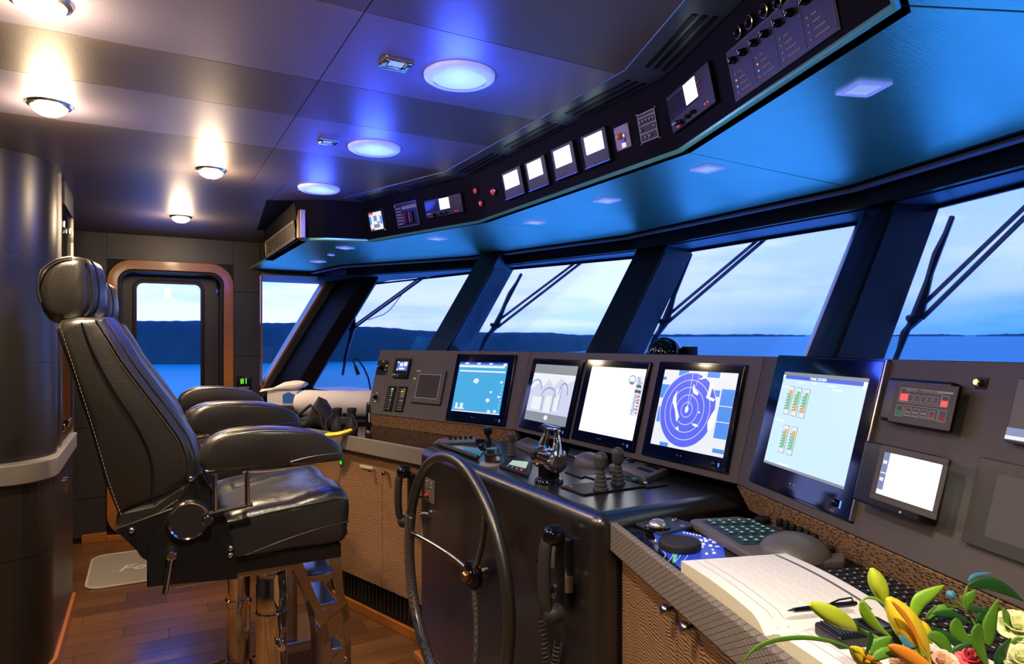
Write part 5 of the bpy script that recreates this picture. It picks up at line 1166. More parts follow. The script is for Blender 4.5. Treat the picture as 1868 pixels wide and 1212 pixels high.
# ---------------------------------------------------------------- compass dome on the dash
p = Vector((1.93, 2.235, 1.425)); t = thing('compass_dome', 'black domed magnetic compass on the dash below the middle window', 'compass', tuple(p))
q = at(1212, 645, p.x*SN+p.y*CS); 
p = Vector((q.x, q.y, 1.425)); t.location = p
MB().lathe([(.085, 0), (.085, .012), (.078, .018)], tuple(p), n=32).build('base', 'black', t); MB().ell((p.x, p.y, p.z+.018), (.075, .075, .068), 28, 14, -.02).build('dome', 'blackgloss', t)
MB().box(p.x+.05, p.x+.10, p.y-.10, p.y-.05, p.z, p.z+.045).build('side_lamp', 'black', t, bevel=.004)
for k in range(6): a = math.radians(200+k*14); MB().ell((p.x+.078*math.cos(a), p.y+.078*math.sin(a), p.z+.026), (.003, .003, .003), 8, 5).build('card_mark', 'label', t)
# flexible lamp on the left dash
t = thing('gooseneck_lamp', 'thin black gooseneck lamp against the first window', 'lamp', tuple(at(668, 690, 4.5)))
pp = [at(x, y, 4.5) for x, y in ((672, 690), (664, 672), (656, 660), (648, 654), (644, 658), (648, 668))]; MB().tube([tuple(v) for v in pp], .006, 8).build('neck', 'black', t); MB().tube([tuple(at(648, 668, 4.5)), tuple(at(654, 684, 4.5))], [.010, .013], 10).build('head', 'black', t)
MB().tube([tuple(pp[0]), tuple(at(676, 712, 4.5))], .006, 8).build('stem', 'black', t)
# ---------------------------------------------------------------- helm chairs
def slab(prof, y0, y1, r, name, m, parent, bul=None, n=9, sub=0, f=None):
    """side profile (x, z) lofted across y with rounded flanks; f(t, x, z) shifts points across the width"""
    cx = sum(p[0] for p in prof)/len(prof); cz = sum(p[1] for p in prof)/len(prof); sz = max(max(abs(p[0]-cx), abs(p[1]-cz)) for p in prof); R = []
    for k in range(n+1):
        t = k/n; y = y0+(y1-y0)*(.5-.5*math.cos(math.pi*t)); d = min(y-y0, y1-y); e = 0 if d >= r else r-math.sqrt(max(0, r*r-(r-d)**2))
        ring = []
        for x, z in prof:
            vx, vz = x-cx, z-cz; L_ = math.hypot(vx, vz); q = max(.1, (L_-e)/L_) if L_ else 1
            X, Z = cx+vx*q, cz+vz*q
            if f: X, Z = f((y-y0)/(y1-y0), X, Z)
            ring.append((X, y, Z))
        R.append(ring)
    return MB().loft(R).build(name, m, parent, sub=sub)
def smoothp(P, k=3):
    """closed Catmull-Rom of a side profile"""
    n = len(P); out = []
    for i in range(n):
        a, b_, c, d = P[(i-1) % n], P[i], P[(i+1) % n], P[(i+2) % n]
        for j in range(k):
            t = j/k; out.append(tuple(.5*((2*b_[q])+(-a[q]+c[q])*t+(2*a[q]-5*b_[q]+4*c[q]-d[q])*t*t+(-a[q]+3*b_[q]-3*c[q]+d[q])*t**3) for q in (0, 1)))
    return out
def opensmooth(P, k=5):
    n = len(P); out = []
    for i in range(n-1):
        a, b_, c, d = P[max(i-1, 0)], P[i], P[i+1], P[min(i+2, n-1)]
        for j in range(k):
            t = j/k; out.append(tuple(.5*((2*b_[q])+(-a[q]+c[q])*t+(2*a[q]-5*b_[q]+4*c[q]-d[q])*t*t+(-a[q]+3*b_[q]-3*c[q]+d[q])*t**3) for q in range(len(a))))
    out.append(tuple(P[-1])); return out
def stitches(pts, par, step=.0075, w=.0016, name='stitching'):
    pts = [Vector(p) for p in pts]; b = MB(); acc = 0
    for a, c in zip(pts, pts[1:]):
        L_ = (c-a).length; d = (c-a)/L_ if L_ else Vector((1, 0, 0)); x = acc
        while x < L_:
            p = a+d*x; q = p+d*step*.55; b.add([tuple(p+Vector((0, -w*.4, w))), tuple(p+Vector((0, -w*.4, -w))), tuple(q+Vector((0, -w*.4, -w))), tuple(q+Vector((0, -w*.4, w)))], [(0, 1, 2, 3)]); x += step
        acc = x-L_
    o = b.build(name, 'stitch', par); o['kind'] = 'stuff'; return o
CY = 2.31
ch = thing('helm_chair', 'nearest black leather helm chair with stitched back, padded arms and chrome pedestal', 'chair', (.362, CY, 0), 'leather helm chairs on the plank floor')
back = [(-.115, 1.561), (-.079, 1.50), (-.049, 1.441), (.0, 1.365), (.043, 1.303), (.09, 1.223), (.108, 1.17), (.111, 1.11), (.095, 1.085), (.02, 1.055), (-.068, 1.025), (-.10, 1.12), (-.137, 1.269), (-.165, 1.37), (-.188, 1.457), (-.209, 1.528), (-.196, 1.551), (-.16, 1.560)]
def fback(t, x, z):
    # front bolsters stand proud of the centre
    fr_ = 1 if x > (-.14+(1.56-z)*.40) else 0
    e = math.sin(math.pi*min(1, max(0, t)))**.5
    return (x+fr_*(.030*e + .016*math.exp(-((abs(t-.5)-.36)/.09)**2)), z)
slab(back, 2.065, 2.555, .028, 'backrest', 'leather', ch, n=18, f=fback)
# side seams
sm1 = opensmooth([(-.150, 2.064, 1.545), (-.125, 2.060, 1.47), (-.08, 2.060, 1.37), (-.02, 2.060, 1.26), (.01, 2.060, 1.17), (.012, 2.062, 1.07)])
MB().tube(sm1, .0026, 6).build('seam_piping', 'black', ch)
edge = opensmooth([(-.118, 2.066, 1.553), (-.083, 2.062, 1.49), (-.052, 2.062, 1.433), (.035, 2.062, 1.298), (.082, 2.062, 1.22), (.100, 2.062, 1.16), (.102, 2.064, 1.105)])
MB().tube(edge, .0038, 8).build('edge_piping', 'leather', ch)
edge2 = [(x+.020, y+.020, z+.004) for x, y, z in edge]; MB().tube(edge2, .0032, 8).build('edge_piping', 'leather', ch)
stitches([(x-.007, y-.0035, z) for x, y, z in edge], ch, .006, .0009)
bk = opensmooth([(-.197, 2.063, 1.535), (-.176, 2.059, 1.46), (-.152, 2.059, 1.37), (-.124, 2.059, 1.265), (-.088, 2.059, 1.12), (-.062, 2.061, 1.035)]); stitches(bk, ch, .011, .0022)
# centre panel seams on the front of the back
for yy in (2.175, 2.445):
    MB().tube([(x+.034, yy, z) for x, y, z in edge], .003, 6).build('front_seam', 'black', ch)
slab([(-.070, 1.030), (.012, 1.058), (.098, 1.095), (.112, 1.085), (.104, 1.055), (.02, 1.0), (-.055, .985), (-.075, 1.0)], 2.060, 2.560, .02, 'lower_roll', 'leather', ch, n=8)
stitches([(-.060, 2.058, 1.0), (.015, 2.056, 1.018), (.095, 2.058, 1.068)], ch, .0075, .0012)
# headrest
hd = smoothp([(-.258, 1.631), (-.250, 1.681), (-.222, 1.718), (-.183, 1.731), (-.154, 1.720), (-.143, 1.687), (-.137, 1.629), (-.145, 1.577), (-.178, 1.551), (-.222, 1.547), (-.246, 1.573)], 2)
def fhead(t, x, z): e = math.sin(math.pi*t); return (x+(.034*e if x > -.19 else 0), z)
hr = slab(hd, 2.165, 2.455, .03, 'headrest', 'leather', ch, n=12, f=fhead)
hseam = opensmooth([(p[0], 2.1715, p[1]) for p in [(-.150, 1.722), (-.138, 1.70), (-.131, 1.66), (-.130, 1.62), (-.136, 1.585), (-.150, 1.565)]])
MB().tube(hseam, .004, 8).build('headrest_piping', 'leather', ch); MB().tube([(x+.012, y+.012, z) for x, y, z in hseam], .003, 8).build('headrest_piping', 'black', ch)
MB().tube(opensmooth([(-.250, 2.168, 1.60), (-.256, 2.166, 1.64), (-.246, 2.166, 1.685), (-.215, 2.166, 1.716), (-.18, 2.168, 1.726)]), .0035, 8).build('headrest_piping', 'leather', ch)
MB().box(-.20, -.15, 2.24, 2.38, 1.53, 1.575).build('headrest_neck', 'black', ch)
# seat
st = smoothp([(.185, .975), (.25, 1.000), (.38, 1.018), (.50, 1.032), (.545, 1.018), (.558, .975), (.552, .92), (.535, .872), (.38, .866), (.223, .868), (.18, .885)], 2)
def fseat(t, x, z): e = math.sin(math.pi*t)**.6; return (x, z+(.022*e-.016*math.exp(-((t-.5)/.25)**2)+.006*math.sin(t*17)*math.sin(x*30) if z > .97 else 0))
slab(st, 2.04, 2.585, .035, 'seat_cushion', 'seat_leather', ch, n=18, f=fseat)
sg = opensmooth([(.195, 2.046, .978), (.30, 2.041, .993), (.42, 2.041, 1.004), (.50, 2.041, 1.010), (.545, 2.05, 1.000)]); MB().tube(sg, .0034, 7).build('seat_piping', 'leather', ch); stitches([(x, y-.003, z+.007) for x, y, z in sg], ch, .006, .001)
MB().tube(opensmooth([(.25, 2.0425, .878), (.35, 2.040, .905), (.45, 2.040, .925), (.55, 2.043, .936)]), .0028, 7).build('seat_piping', 'seat_leather', ch)
# arms
ar = smoothp([(.126, 1.17), (.137, 1.212), (.176, 1.241), (.247, 1.252), (.366, 1.245), (.455, 1.222), (.507, 1.182), (.513, 1.150), (.50, 1.139), (.40, 1.137), (.28, 1.143), (.173, 1.140), (.135, 1.148)], 2)
for ya, yb, dz_ in ((1.965, 2.05, 0), (2.575, 2.66, .024)):
    ar_ = [(x, z+dz_) for x, z in ar]
    slab(ar_, ya, yb, .022, 'armrest', 'leather', ch, n=10)
    tp_ = opensmooth([(.142, ya+.006, 1.19+dz_), (.165, ya+.004, 1.222+dz_), (.21, ya+.003, 1.238+dz_), (.30, ya+.003, 1.242+dz_), (.40, ya+.003, 1.230+dz_), (.47, ya+.005, 1.205+dz_), (.505, ya+.009, 1.17+dz_)])
    MB().tube(tp_, .0026, 7).build('armrest_piping', 'leather', ch); stitches([(x, y-.001, z-.006) for x, y, z in tp_], ch, .006, .0010)
    MB().tube(opensmooth([(.36, ya-.001, 1.150+dz_), (.42, ya-.0015, 1.160+dz_), (.50, ya+.001, 1.163+dz_)]), .0022, 6).build('armrest_piping', 'leather', ch)
    ym = (ya+yb)/2
    for x in (.164, .248): MB().tube([(x, ym-.012, 1.028), (x, ym-.012, 1.128)], .007, 10).build('arm_post', 'chrome', ch)
    MB().tube([(.150, ym-.012, 1.022), (.262, ym-.012, 1.034)], .0065, 8).build('arm_link', 'bracket', ch)
    MB().tube([(.235, ym-.012, 1.130), (.30, ym-.012, 1.128), (.44, ym-.010, 1.134)], .006, 8).build('arm_link', 'chrome', ch)
# side brackets
pl = [(.132, 1.135), (.150, 1.10), (.177, 1.05), (.205, .97), (.222, .875), (.226, .820), (.004, .838), (.0, .905), (.015, .96), (.05, 1.02), (.095, 1.10)]
for ya in (2.018, 2.590):
    MB().prism(pl, ya, ya+.014, 1).build('side_bracket', 'bracket', ch, bevel=.003)
MB().prism([(-.075, 1.0), (.10, 1.05), (.05, .93), (-.02, .93), (-.055, .975)], 2.033, 2.05, 1).build('rear_bracket', 'bracket', ch, bevel=.003)
dx, dz = .100, 1.005
MB().lathe([(.050, 2.016), (.053, 2.008), (.050, 2.003), (.046, 2.006)], (dx, 0, dz), ax=1, n=36, caps=False).build('disc_rim', 'chrome', ch); MB().lathe([(.048, 2.016), (.048, 2.007)], (dx, 0, dz), ax=1, n=36).build('mirror_disc', 'chrome', ch)
MB().lathe([(.014, 2.016), (.015, 1.985), (.012, 1.978)], (dx+.046, 0, dz), ax=1, n=20).build('disc_knob', 'chrome', ch)
MB().lathe([(.012, 2.018), (.013, 1.998), (.009, 1.994)], (.058, 0, .918), ax=1, n=18).build('lever_boss', 'chrome', ch); MB().tube([(.058, 2.002, .918), (.050, 2.0, .87), (.042, 1.995, .822)], [.0065, .0075, .008], 10).build('recline_lever', 'chrome', ch)
for x, z in ((-.036, .992), (.206, .893), (.206, .912), (.106, 1.118)): MB().ell((x, 2.014 if x > 0 else 2.030, z), (.008, .006, .008), 12, 7).build('bolt', 'chrome', ch)
MB().lathe([(.044, 2.062), (.048, 2.058), (.048, 2.040), (.044, 2.034), (.01, 2.033)], (.024, 0, .945), ax=1, n=30).build('tension_wheel', 'black', ch)
# underframe, pedestal, footrest
MB().box(.0, .53, 2.06, 2.56, .822, .868).build('seat_pan', 'bracket', ch, bevel=.004)
MB().box(.06, .40, 2.10, 2.52, .796, .822).build('slide_plate', 'steel', ch, bevel=.003)
px_, py_ = .362, CY
MB().lathe([(.040, .80), (.040, .735), (.048, .73), (.048, .70), (.050, .695), (.050, .62), (.044, .615), (.044, .60)], (px_, py_, 0), n=32).build('upper_column', 'chrome', ch)
MB().lathe([(.050, .60), (.050, .34), (.058, .335), (.058, .31), (.050, .305), (.050, .05)], (px_, py_, 0), n=32).build('pedestal_column', 'chrome', ch)
MB().lathe([(.17, 0), (.17, .008), (.15, .016), (.07, .03), (.055, .06)], (px_, py_, 0), n=40).build('base_flange', 'chrome', ch)
MB().lathe([(.010, 0), (.010, .03), (.016, .034), (.016, .046)], (px_+.02, py_-.09, .505), ax=1, n=14).build('clamp_knob', 'chrome', ch)
MB().tube([(px_-.03, py_+.02, .78), (px_-.02, py_+.075, .6), (px_-.02, py_+.08, .12)], .018, 12).build('gas_strut', 'bracket', ch)
Lf = opensmooth([(.395, 0, .802), (.429, 0, .722), (.472, 0, .625), (.503, 0, .529), (.514, 0, .433), (.514, 0, .30), (.512, 0, .14)], 3); Rf = opensmooth([(.561, 0, .800), (.566, 0, .74), (.572, 0, .66), (.588, 0, .603), (.595, 0, .50), (.596, 0, .36), (.596, 0, .14)], 3)
for ya in (2.19, 2.42):
    b = MB(); ring = []
    for (a, _, z), (c, _, w) in zip(Lf, Rf): ring.append([(a, ya, z), (a, ya+.006, z), (a+(c-a)*.22, ya+.006, z+(w-z)*.22), (a+(c-a)*.22, ya, z+(w-z)*.22)])
    b.loft(ring, smooth=False); ring = []
    for (a, _, z), (c, _, w) in zip(Lf, Rf): ring.append([(a+(c-a)*.76, ya, z+(w-z)*.76), (a+(c-a)*.76, ya+.006, z+(w-z)*.76), (c, ya+.006, w), (c, ya, w)])
    b.loft(ring, smooth=False)
    for (k0, k1) in ((0, 1), (8, 10), (12, len(Lf)-1)):
        p0, p1, q0, q1 = Lf[k0], Lf[k1], Rf[k0], Rf[k1]
        b.hexa([(p0[0], ya, p0[2]), (q0[0], ya, q0[2]), (q1[0], ya, q1[2]), (p1[0], ya, p1[2])], [(p0[0], ya+.006, p0[2]), (q0[0], ya+.006, q0[2]), (q1[0], ya+.006, q1[2]), (p1[0], ya+.006, p1[2])])
    b.build('footrest_plate', 'steel', ch, smooth=False)
for k, w in ((3, .012), (6, .010), (11, .012)): a, c = Lf[k], Rf[k]; MB().box(a[0]+.02, c[0]-.02, 2.196, 2.42, a[2]-w, a[2]+w).build('footrest_rung', 'steel', ch, bevel=.004)
MB().box(.50, .72, 2.15, 2.47, .13, .15).build('foot_tread', 'steel', ch, bevel=.005); MB().ell((.578, 2.187, .44), (.008, .007, .008), 12, 7).build('bolt', 'chrome', ch)
dup(ch, (0, .90, 0), 'farther black leather helm chair, mostly hidden behind the nearest one')

# ---------------------------------------------------------------- round corner cabinet on the left
cb = thing('corner_cabinet', 'black lacquered cabinet with rounded corner and grey leather edge band at the left', 'cabinet', (-.9, 3.9, 0))
def cpoly(d=0, back_=4.45):
    P = [(-.345+d, back_)]
    for k in range(9): a = math.radians(0-90*k/8); P.append((-.52+(.175+d)*math.cos(a), 3.60+(.175+d)*math.sin(a)*1.25))
    P += [(-.9, 3.365-d), (-1.7, 3.34-d), (-1.7, back_)]; return P
MB().prism(cpoly(.0), .895, .98).build('edge_band', 'dado', cb, bevel=.006)
MB().prism(cpoly(-.02), .58, .893).build('upper_body', 'column', cb); MB().prism(cpoly(-.02), .08, .577).build('lower_body', 'column', cb); MB().prism(cpoly(-.03), .577, .58).build('joint', 'label', cb)
MB().prism(cpoly(-.005), 0, .078).build('plinth', 'wood', cb, bevel=.004)
for y in (3.95, 4.02): MB().box(-.367, -.352, y, y+.03, .74, .80).build('hinge', 'chrome', cb)
cl = thing('round_column', 'tall black lacquered round column standing on the left cabinet', 'column', (-.64, 3.66, .98))
for z0, z1 in ((.98, 1.397), (1.40, 1.857), (1.86, 2.30)): MB().lathe([(.265, z0), (.265, z1)], (-.63, 3.70, 0), n=48).build('column_drum', 'column', cl)
MB().lathe([(.262, .98), (.262, 2.3)], (-.63, 3.70, 0), n=40, caps=False).build('joint_core', 'labeldim', cl)
gc = thing('glass_case', 'tall glass fronted case with small chrome hinges behind the round column', 'cabinet', (-.37, 4.15, .98))
MB().box(-.372, -.366, 3.86, 4.16, 1.0, 2.18).build('pane', 'glass2', gc); MB().box(-.372, -.366, 4.165, 4.44, 1.0, 2.18).build('pane', 'glass2', gc)
MB().box(-.38, -.36, 3.83, 3.86, .98, 2.30).box(-.38, -.36, 4.425, 4.445, .98, 2.30).build('case_post', 'steel', gc); MB().box(-1.5, -.38, 3.98, 4.44, .98, 1.0).box(-.9, -.86, 3.98, 4.44, 1.0, 2.3).build('case_back', 'black', gc); MB().box(-1.4, -.36, 3.98, 4.44, 2.18, 2.298).build('case_top', 'wall', gc)
for y, z in ((3.90, 1.05), (4.12, 1.05), (3.90, 2.05), (4.20, 2.06), (4.2, 1.05), (4.40, 1.7)): MB().box(-.366, -.352, y, y+.03, z, z+.035).build('hinge', 'chrome', gc, bevel=.003)
# carpet mat
t = thing('door_mat', 'grey door mat with pale binding and script letters in front of the side door', 'mat', (-.03, 5.0, 0))
def rr2(x0, x1, y0, y1, r): return rring(x0, x1, y0, y1, r, 5)
MB().prism(rr2(-.325, .30, 4.68, 5.37, .09), 0, .008).build('carpet', 'mat', t); P = [(x, y, .006) for x, y in rr2(-.325, .30, 4.68, 5.37, .09)]; MB().tube(P, .008, 6, True).build('binding', 'matedge', t)
q = onZ(243, 1035, .01); text(Fr((0, 0, 0), (1, 0, 0), (0, 1, 0)), 'Fer', .17, q.x+.02, q.y, 'label', t, 'lettering', .009, shear=.35)
# switch unit on the port wall
h0 = onY(445, 699, PW); t = thing('wall_display', 'small black wall display with green digits beside the side window', 'display', (h0.x, PW, h0.z-.06))
WFr = Fr((h0.x, PW, h0.z), (1, 0, 0), (0, 0, 1))
MB(WFr).box(-.055, .055, -.055, .055, 0, .012).build('face_plate', 'blackgloss', t, bevel=.004); text(WFr, '81', .06, 0, .012, 'greenlit', t, 'digits', .0125); plate(WFr, (-.04, .04, -.045, -.03), .012, .013, 'key_row', 'labeldim', t)

# ---------------------------------------------------------------- clutter on the port desk
def camfr(px, py, t_): p = at(px, py, t_); return Fr(p, (CS, -SN, 0), (0, 0, 1))   # upright frame facing aft, standing at that real point
B = camfr(521, 744, 4.72); B.o.z = 1.037; tb = thing('flat_case', 'flat black case under the tissue box', 'case', (B.o.x, B.o.y, .965)); MB(B).box(-.15, .17, -.072, -.001, -.10, .09).build('case_body', 'bagblack', tb, bevel=.006); MB(B).box(-.02, .02, -.045, -.03, .089, .094).build('clasp', 'steel', tb)
t = thing('tissue_box', 'white tissue box with blue house mark by the side window', 'box', tuple(B.o), None)
MB(B).box(-.11, .10, 0, .10, -.06, .06).build('box_body', 'cream', t, bevel=.003); MB(B).hexa([(.0, .015, .0605), (.085, .015, .0605), (.085, .075, .0605), (.042, .095, .0605), (.0, .075, .0605)], [(.0, .015, .062), (.085, .015, .062), (.085, .075, .062), (.042, .095, .062), (.0, .075, .062)]).build('blue_mark', mat('print_blue', (.03, .16, .50), .5), t)
b = MB(B); rnd = random.Random(2); R = []
for k in range(9):
    q = k/8; x = -.16+.30*q; hgt = .012+.075*math.sin(q*2.6)**2*(.6+.4*q); R.append([(x, .10+.045*q+hgt*math.cos(TAU*j/10)*.5+rnd.uniform(-.006, .006), .07*math.sin(TAU*j/10)) for j in range(10)])
b.loft(R).build('crumpled_tissue', 'cream', t)
t = thing('rolled_cloth', 'thick cream roll lying along the ledge under the first window', 'roll', tuple(at(610, 766, 4.45)))
A, Bq = at(542, 742, 4.62), at(730, 740, 4.52); A.z = Bq.z = 1.058; n_ = 14
MB().tube([tuple(A.lerp(Bq, k/n_)) for k in range(n_+1)], [.060]+[.090+.002*math.sin(k*1.7) for k in range(n_-1)]+[.08], 24).build('roll', 'cream', t)
B = camfr(578, 786, 3.98); B.o.z = .952; t = thing('nylon_bag', 'crumpled black nylon bag beside the tissue box', 'bag', tuple(B.o)); rnd = random.Random(5); R = []
for k in range(11):
    q = k/10; x = -.13+.25*q; top = .07+.13*math.exp(-((q-.62)/.22)**2); R.append([(x+rnd.uniform(-.008, .008), max(0, top*(.5+.5*math.sin(TAU*j/14))+rnd.uniform(-.012, .012)), .085*math.cos(TAU*j/14)*(.6+.4*math.sin(math.pi*q))+rnd.uniform(-.01, .01)) for j in range(14)])
MB(B).loft(R).build('bag_body', 'bagblack', t, smooth=True); MB(B).tube([(-.11, .09, .03), (-.02, .16, .06), (.04, .12, .09), (.07, .02, .10)], .009, 6).build('strap', 'bagblack', t)
B = camfr(627, 786, 3.85); B.o.z = .952; t = thing('binoculars', 'pair of black binoculars standing on the port desk', 'binoculars', tuple(B.o))
for s_ in (-1, 1):
    MB(B).lathe([(.034, 0), (.036, .02), (.036, .05), (.028, .075), (.024, .10), (.024, .125), (.027, .13), (.027, .15), (.018, .152)], (s_*.042+.005, 0, 0), ax=1, n=20).build('barrel', 'rubber', t, smooth=True)
MB(B).box(-.02, .03, .055, .10, -.018, .018).build('bridge', 'rubber', t, bevel=.005); MB(B).lathe([(.012, .10), (.012, .12)], (.005, 0, 0), ax=1, n=14).build('focus_wheel', 'black', t)
MB(B).tube(opensmooth([(-.05, .12, .03), (-.09, .07, .05), (-.06, .01, .08), (.04, .008, .09), (.09, .05, .05), (.055, .12, .03)]), .0055, 6).build('neck_strap', 'bagblack', t)
B = camfr(618, 800, 3.62); B.o.z = .952; t = thing('yellow_float', 'bright yellow curved float strap in front of the binoculars', 'strap', tuple(B.o)); R = []
for k in range(11):
    q = k/10; x = -.075+.15*q; up_ = .012+.028*q*q; R.append([(x, up_+.014*math.sin(TAU*j/10)*(1 if 0 < k < 10 else .5)+.014, .022*math.cos(TAU*j/10)+.02*math.sin(q*math.pi)) for j in range(10)])
MB(B).loft(R).build('float', 'yellow', t); MB(B).tube([(-.075, .024, .0), (-.12, .02, .0), (-.13, .012, -.02)], .005, 6).build('cord', 'bagblack', t)
B = camfr(672, 803, 3.62); B.o.z = .950; t = thing('flashlight', 'slim black flashlight with copper bands standing upright on the desk', 'flashlight', tuple(B.o))
MB(B).lathe([(.014, 0), (.018, .008), (.018, .045), (.014, .055)], (0, 0, 0), ax=1, n=18).build('head', 'copper', t); MB(B).lathe([(.019, .014), (.019, .020)], (0, 0, 0), ax=1, n=18).lathe([(.019, .030), (.019, .036)], (0, 0, 0), ax=1, n=18).build('dark_band', 'black', t)
MB(B).lathe([(.0135, .055), (.0125, .19), (.010, .196)], (0, 0, 0), ax=1, n=18).build('body', 'blackgloss', t); MB(B).lathe([(.010, .196), (.009, .206), (.003, .208)], (0, 0, 0), ax=1, n=14).build('brass_tip', 'brass', t); MB(B).box(.004, .009, .10, .15, .0115, .013).build('mark', 'label', t)
B = camfr(585, 785, 3.75); 

# ---------------------------------------------------------------- starboard desk top
DZt = .949
def dq(pts, z0, z1, name, m, t, bevel=0, zz=None):
    P = [onZ(x, y, zz if zz is not None else z1) for x, y in pts]; return MB().hexa([(p.x, p.y, z0) for p in P], [(p.x, p.y, z1) for p in P]).build(name, m, t, bevel=bevel)
def base(pts, z=DZt): P = [onZ(x, y, z) for x, y in pts]; c = sum(P, Vector())/len(P); return (c.x, c.y, z)
def zz_(x, y): return (1140+x/4.448, 920+y/4.448)
g_ = [(1150, 958), (1262, 938), (1360, 1005), (1255, 1055)]
t = thing('chart_display', 'dark glass chart display lying flat on the desk with blue chart', 'display', base(g_)); dq([(1133, 962), (1272, 934), (1400, 1012), (1262, 1048)], DZt, .953, 'glass_top', 'blackgloss', t)
C_ = [zz_(230, 235), zz_(480, 215), zz_(790, 310), zz_(815, 430), zz_(700, 445), zz_(500, 455), zz_(450, 520), zz_(290, 380)]
dq(C_, .953, .9538, 'chart', 'e_navy', t)
rnd = random.Random(9)
for k in range(16):
    a = rnd.uniform(600, 790); c = rnd.uniform(270, 420); w = rnd.uniform(14, 36); h_ = rnd.uniform(8, 20); dq([zz_(a, c), zz_(a+w, c+3), zz_(a+w+4, c+h_), zz_(a-3, c+h_)], .9538, .9542, 'chart_patch', 'e_lt', t)
for k in range(6): a = 470+26*k; c = 225+5*k; dq([zz_(a, c), zz_(a+16, c+2), zz_(a+18, c+12), zz_(a+2, c+9)], .9538, .9542, 'chart_patch', 'e_lt', t)
dq([zz_(395, 400), zz_(430, 390), zz_(410, 470), zz_(388, 475)], .9538, .9543, 'green_route', 'e_green', t)
for k in range(4):
    P = [onZ(*zz_(310+60*k+20*math.sin(j*.7), 380+14*j), .9545) for j in range(7)]; MB().tube([tuple(p) for p in P], .0006, 4).build('contour_line', 'e_pale', t)
pz = [(1155, 952), (1215, 941), (1273, 957), (1207, 974)]
t = thing('trackball_unit', 'dark plate with silver trackball at the inner end of the desk', 'trackball', base(pz, .953)); dq(pz, .9545, .964, 'plate', 'padblue', t, .002)
p = onZ(1200, 962, .966); MB().lathe([(.036, .964), (.034, .970), (.026, .972)], (p.x, p.y, 0), n=28).build('ball_ring', 'blackgloss', t); MB().ell((p.x, p.y, .968), (.028, .028, .022), 24, 12, -.1).build('ball', 'silver', t)
p = onZ(1231, 950, .966); MB().ell((p.x, p.y, .966), (.012, .007, .008), 14, 8).build('thumb_wheel', 'steel', t); p = onZ(1245, 959, .966); MB().lathe([(.008, .964), (.008, .966)], (p.x, p.y, 0), n=16).build('button', 'plate', t)
p = onZ(1240, 987, .975); t = thing('ribbed_disc', 'round black ribbed disc lying on the chart display', 'disc', (p.x, p.y, .954)); MB().lathe([(.052, .9545), (.055, .958), (.055, .972), (.053, .976), (.049, .976), (.048, .974), (.002, .974)], (p.x, p.y, 0), n=40).build('disc', 'rubber', t)
for k in range(17):
    w = -.045+.0056*k; L_ = math.sqrt(max(0, .047**2-w*w)); A = p+RU*(-L_)+RW*w; Bq = p+RU*L_+RW*w; MB().tube([(A.x, A.y, .9745), (Bq.x, Bq.y, .9745)], .0016, 4).build('rib', 'rubber', t)
# radar keyboard with hand rest
KF = Fr(RO+RU*.0+RW*.24+Vector((0, 0, DZt)), RU, RW)
t = thing('radar_keyboard', 'grey radar keyboard with pale green lettered keys and domed hand rest', 'keyboard', tuple(KF.p(.19, .11, 0)))
P = [(.0, .020), (.01, .0), (.34, .0), (.40, .03), (.41, .20), (.37, .235), (.08, .235), (.0, .155)]
MB(KF).hexa([(a, c, .002) for a, c in P], [(a+.0, c, .026) for a, c in P]).build('housing', 'padgrey', t, bevel=.007, seg=3)
MB(KF).hexa([(.03, .028, .026), (.26, .022, .026), (.26, .20, .026), (.07, .20, .026)], [(.03, .028, .0275), (.26, .022, .0275), (.26, .20, .0275), (.07, .20, .0275)]).build('key_field', 'padblue', t)
for k in range(9):
    for j in range(5):
        u, v = .048+.0235*k+.003*j, .045+.029*j
        if (k in (2, 6) and j != 4) or u > .25: continue
        MB(KF).box(u-.0085, u+.0085, v-.0095, v+.0095, .027, .032).build('key', 'keyblue', t, bevel=.001)
        MB(KF).box(u-.005, u+.005, v-.0035, v+.003, .032, .0326).build('key_letter', 'keygrey', t)
for k in range(6): MB(KF).lathe([(.010, .026), (.010, .044), (.008, .048)], (.125+.030*k, .217, 0), n=14).build('knob', 'black', t)
MB(KF).lathe([(.022, .026), (.022, .040), (.018, .044)], (.085, .19, 0), n=22).build('dial', 'black', t)
MB(KF).ell((.325, .125, .018), (.085, .085, .052), 28, 14, 0).build('hand_rest', 'padgrey', t); MB(KF).lathe([(.018, 0), (.018, .012)], (.345, .205, .026), n=18).build('thumb_ball', 'blackgloss', t)
# computer keyboard
KB = Fr(RO+RU*.425+RW*.318+Vector((0, 0, DZt)), RU, RW)
t = thing('computer_keyboard', 'black computer keyboard with a yellow mark, half hidden under the flowers', 'keyboard', tuple(KB.p(.2, .08, 0))); MB(KB).box(0, .44, 0, .165, .001, .014).build('case', 'kbd', t, bevel=.004)
KM = None
for j in range(6):
    for k in range(17):
        o = None
        if KM is None:
            o = MB(KB).box(0, .0195, 0, .0195, .014, .0195).build('key', 'kbd', t, bevel=.0015); KM = o; KM0 = (.014+.0, .016)
            o.location = KB.u*(.014)+KB.v*.016
        else:
            o = KM.copy(); C.objects.link(o); o.parent = t; o.location = KB.u*(.014+.0242*k+.003*(j % 3))+KB.v*(.016+.0238*j)
b = MB(KB); 
for j in range(6):
    for k in range(17): u, v = .014+.0242*k+.003*(j % 3)+.010, .016+.0238*j+.011; b.box(u-.003, u+.003, v-.002, v+.002, .0192, .0198)
o = b.build('key_lettering', 'inkpale', t); o['kind'] = 'stuff'
q = KB.p(.02, .155, .015); MB(KB).lathe([(.007, .014), (.006, .018)], (.03, .155, 0), n=14).build('yellow_mark', 'yellow', t)
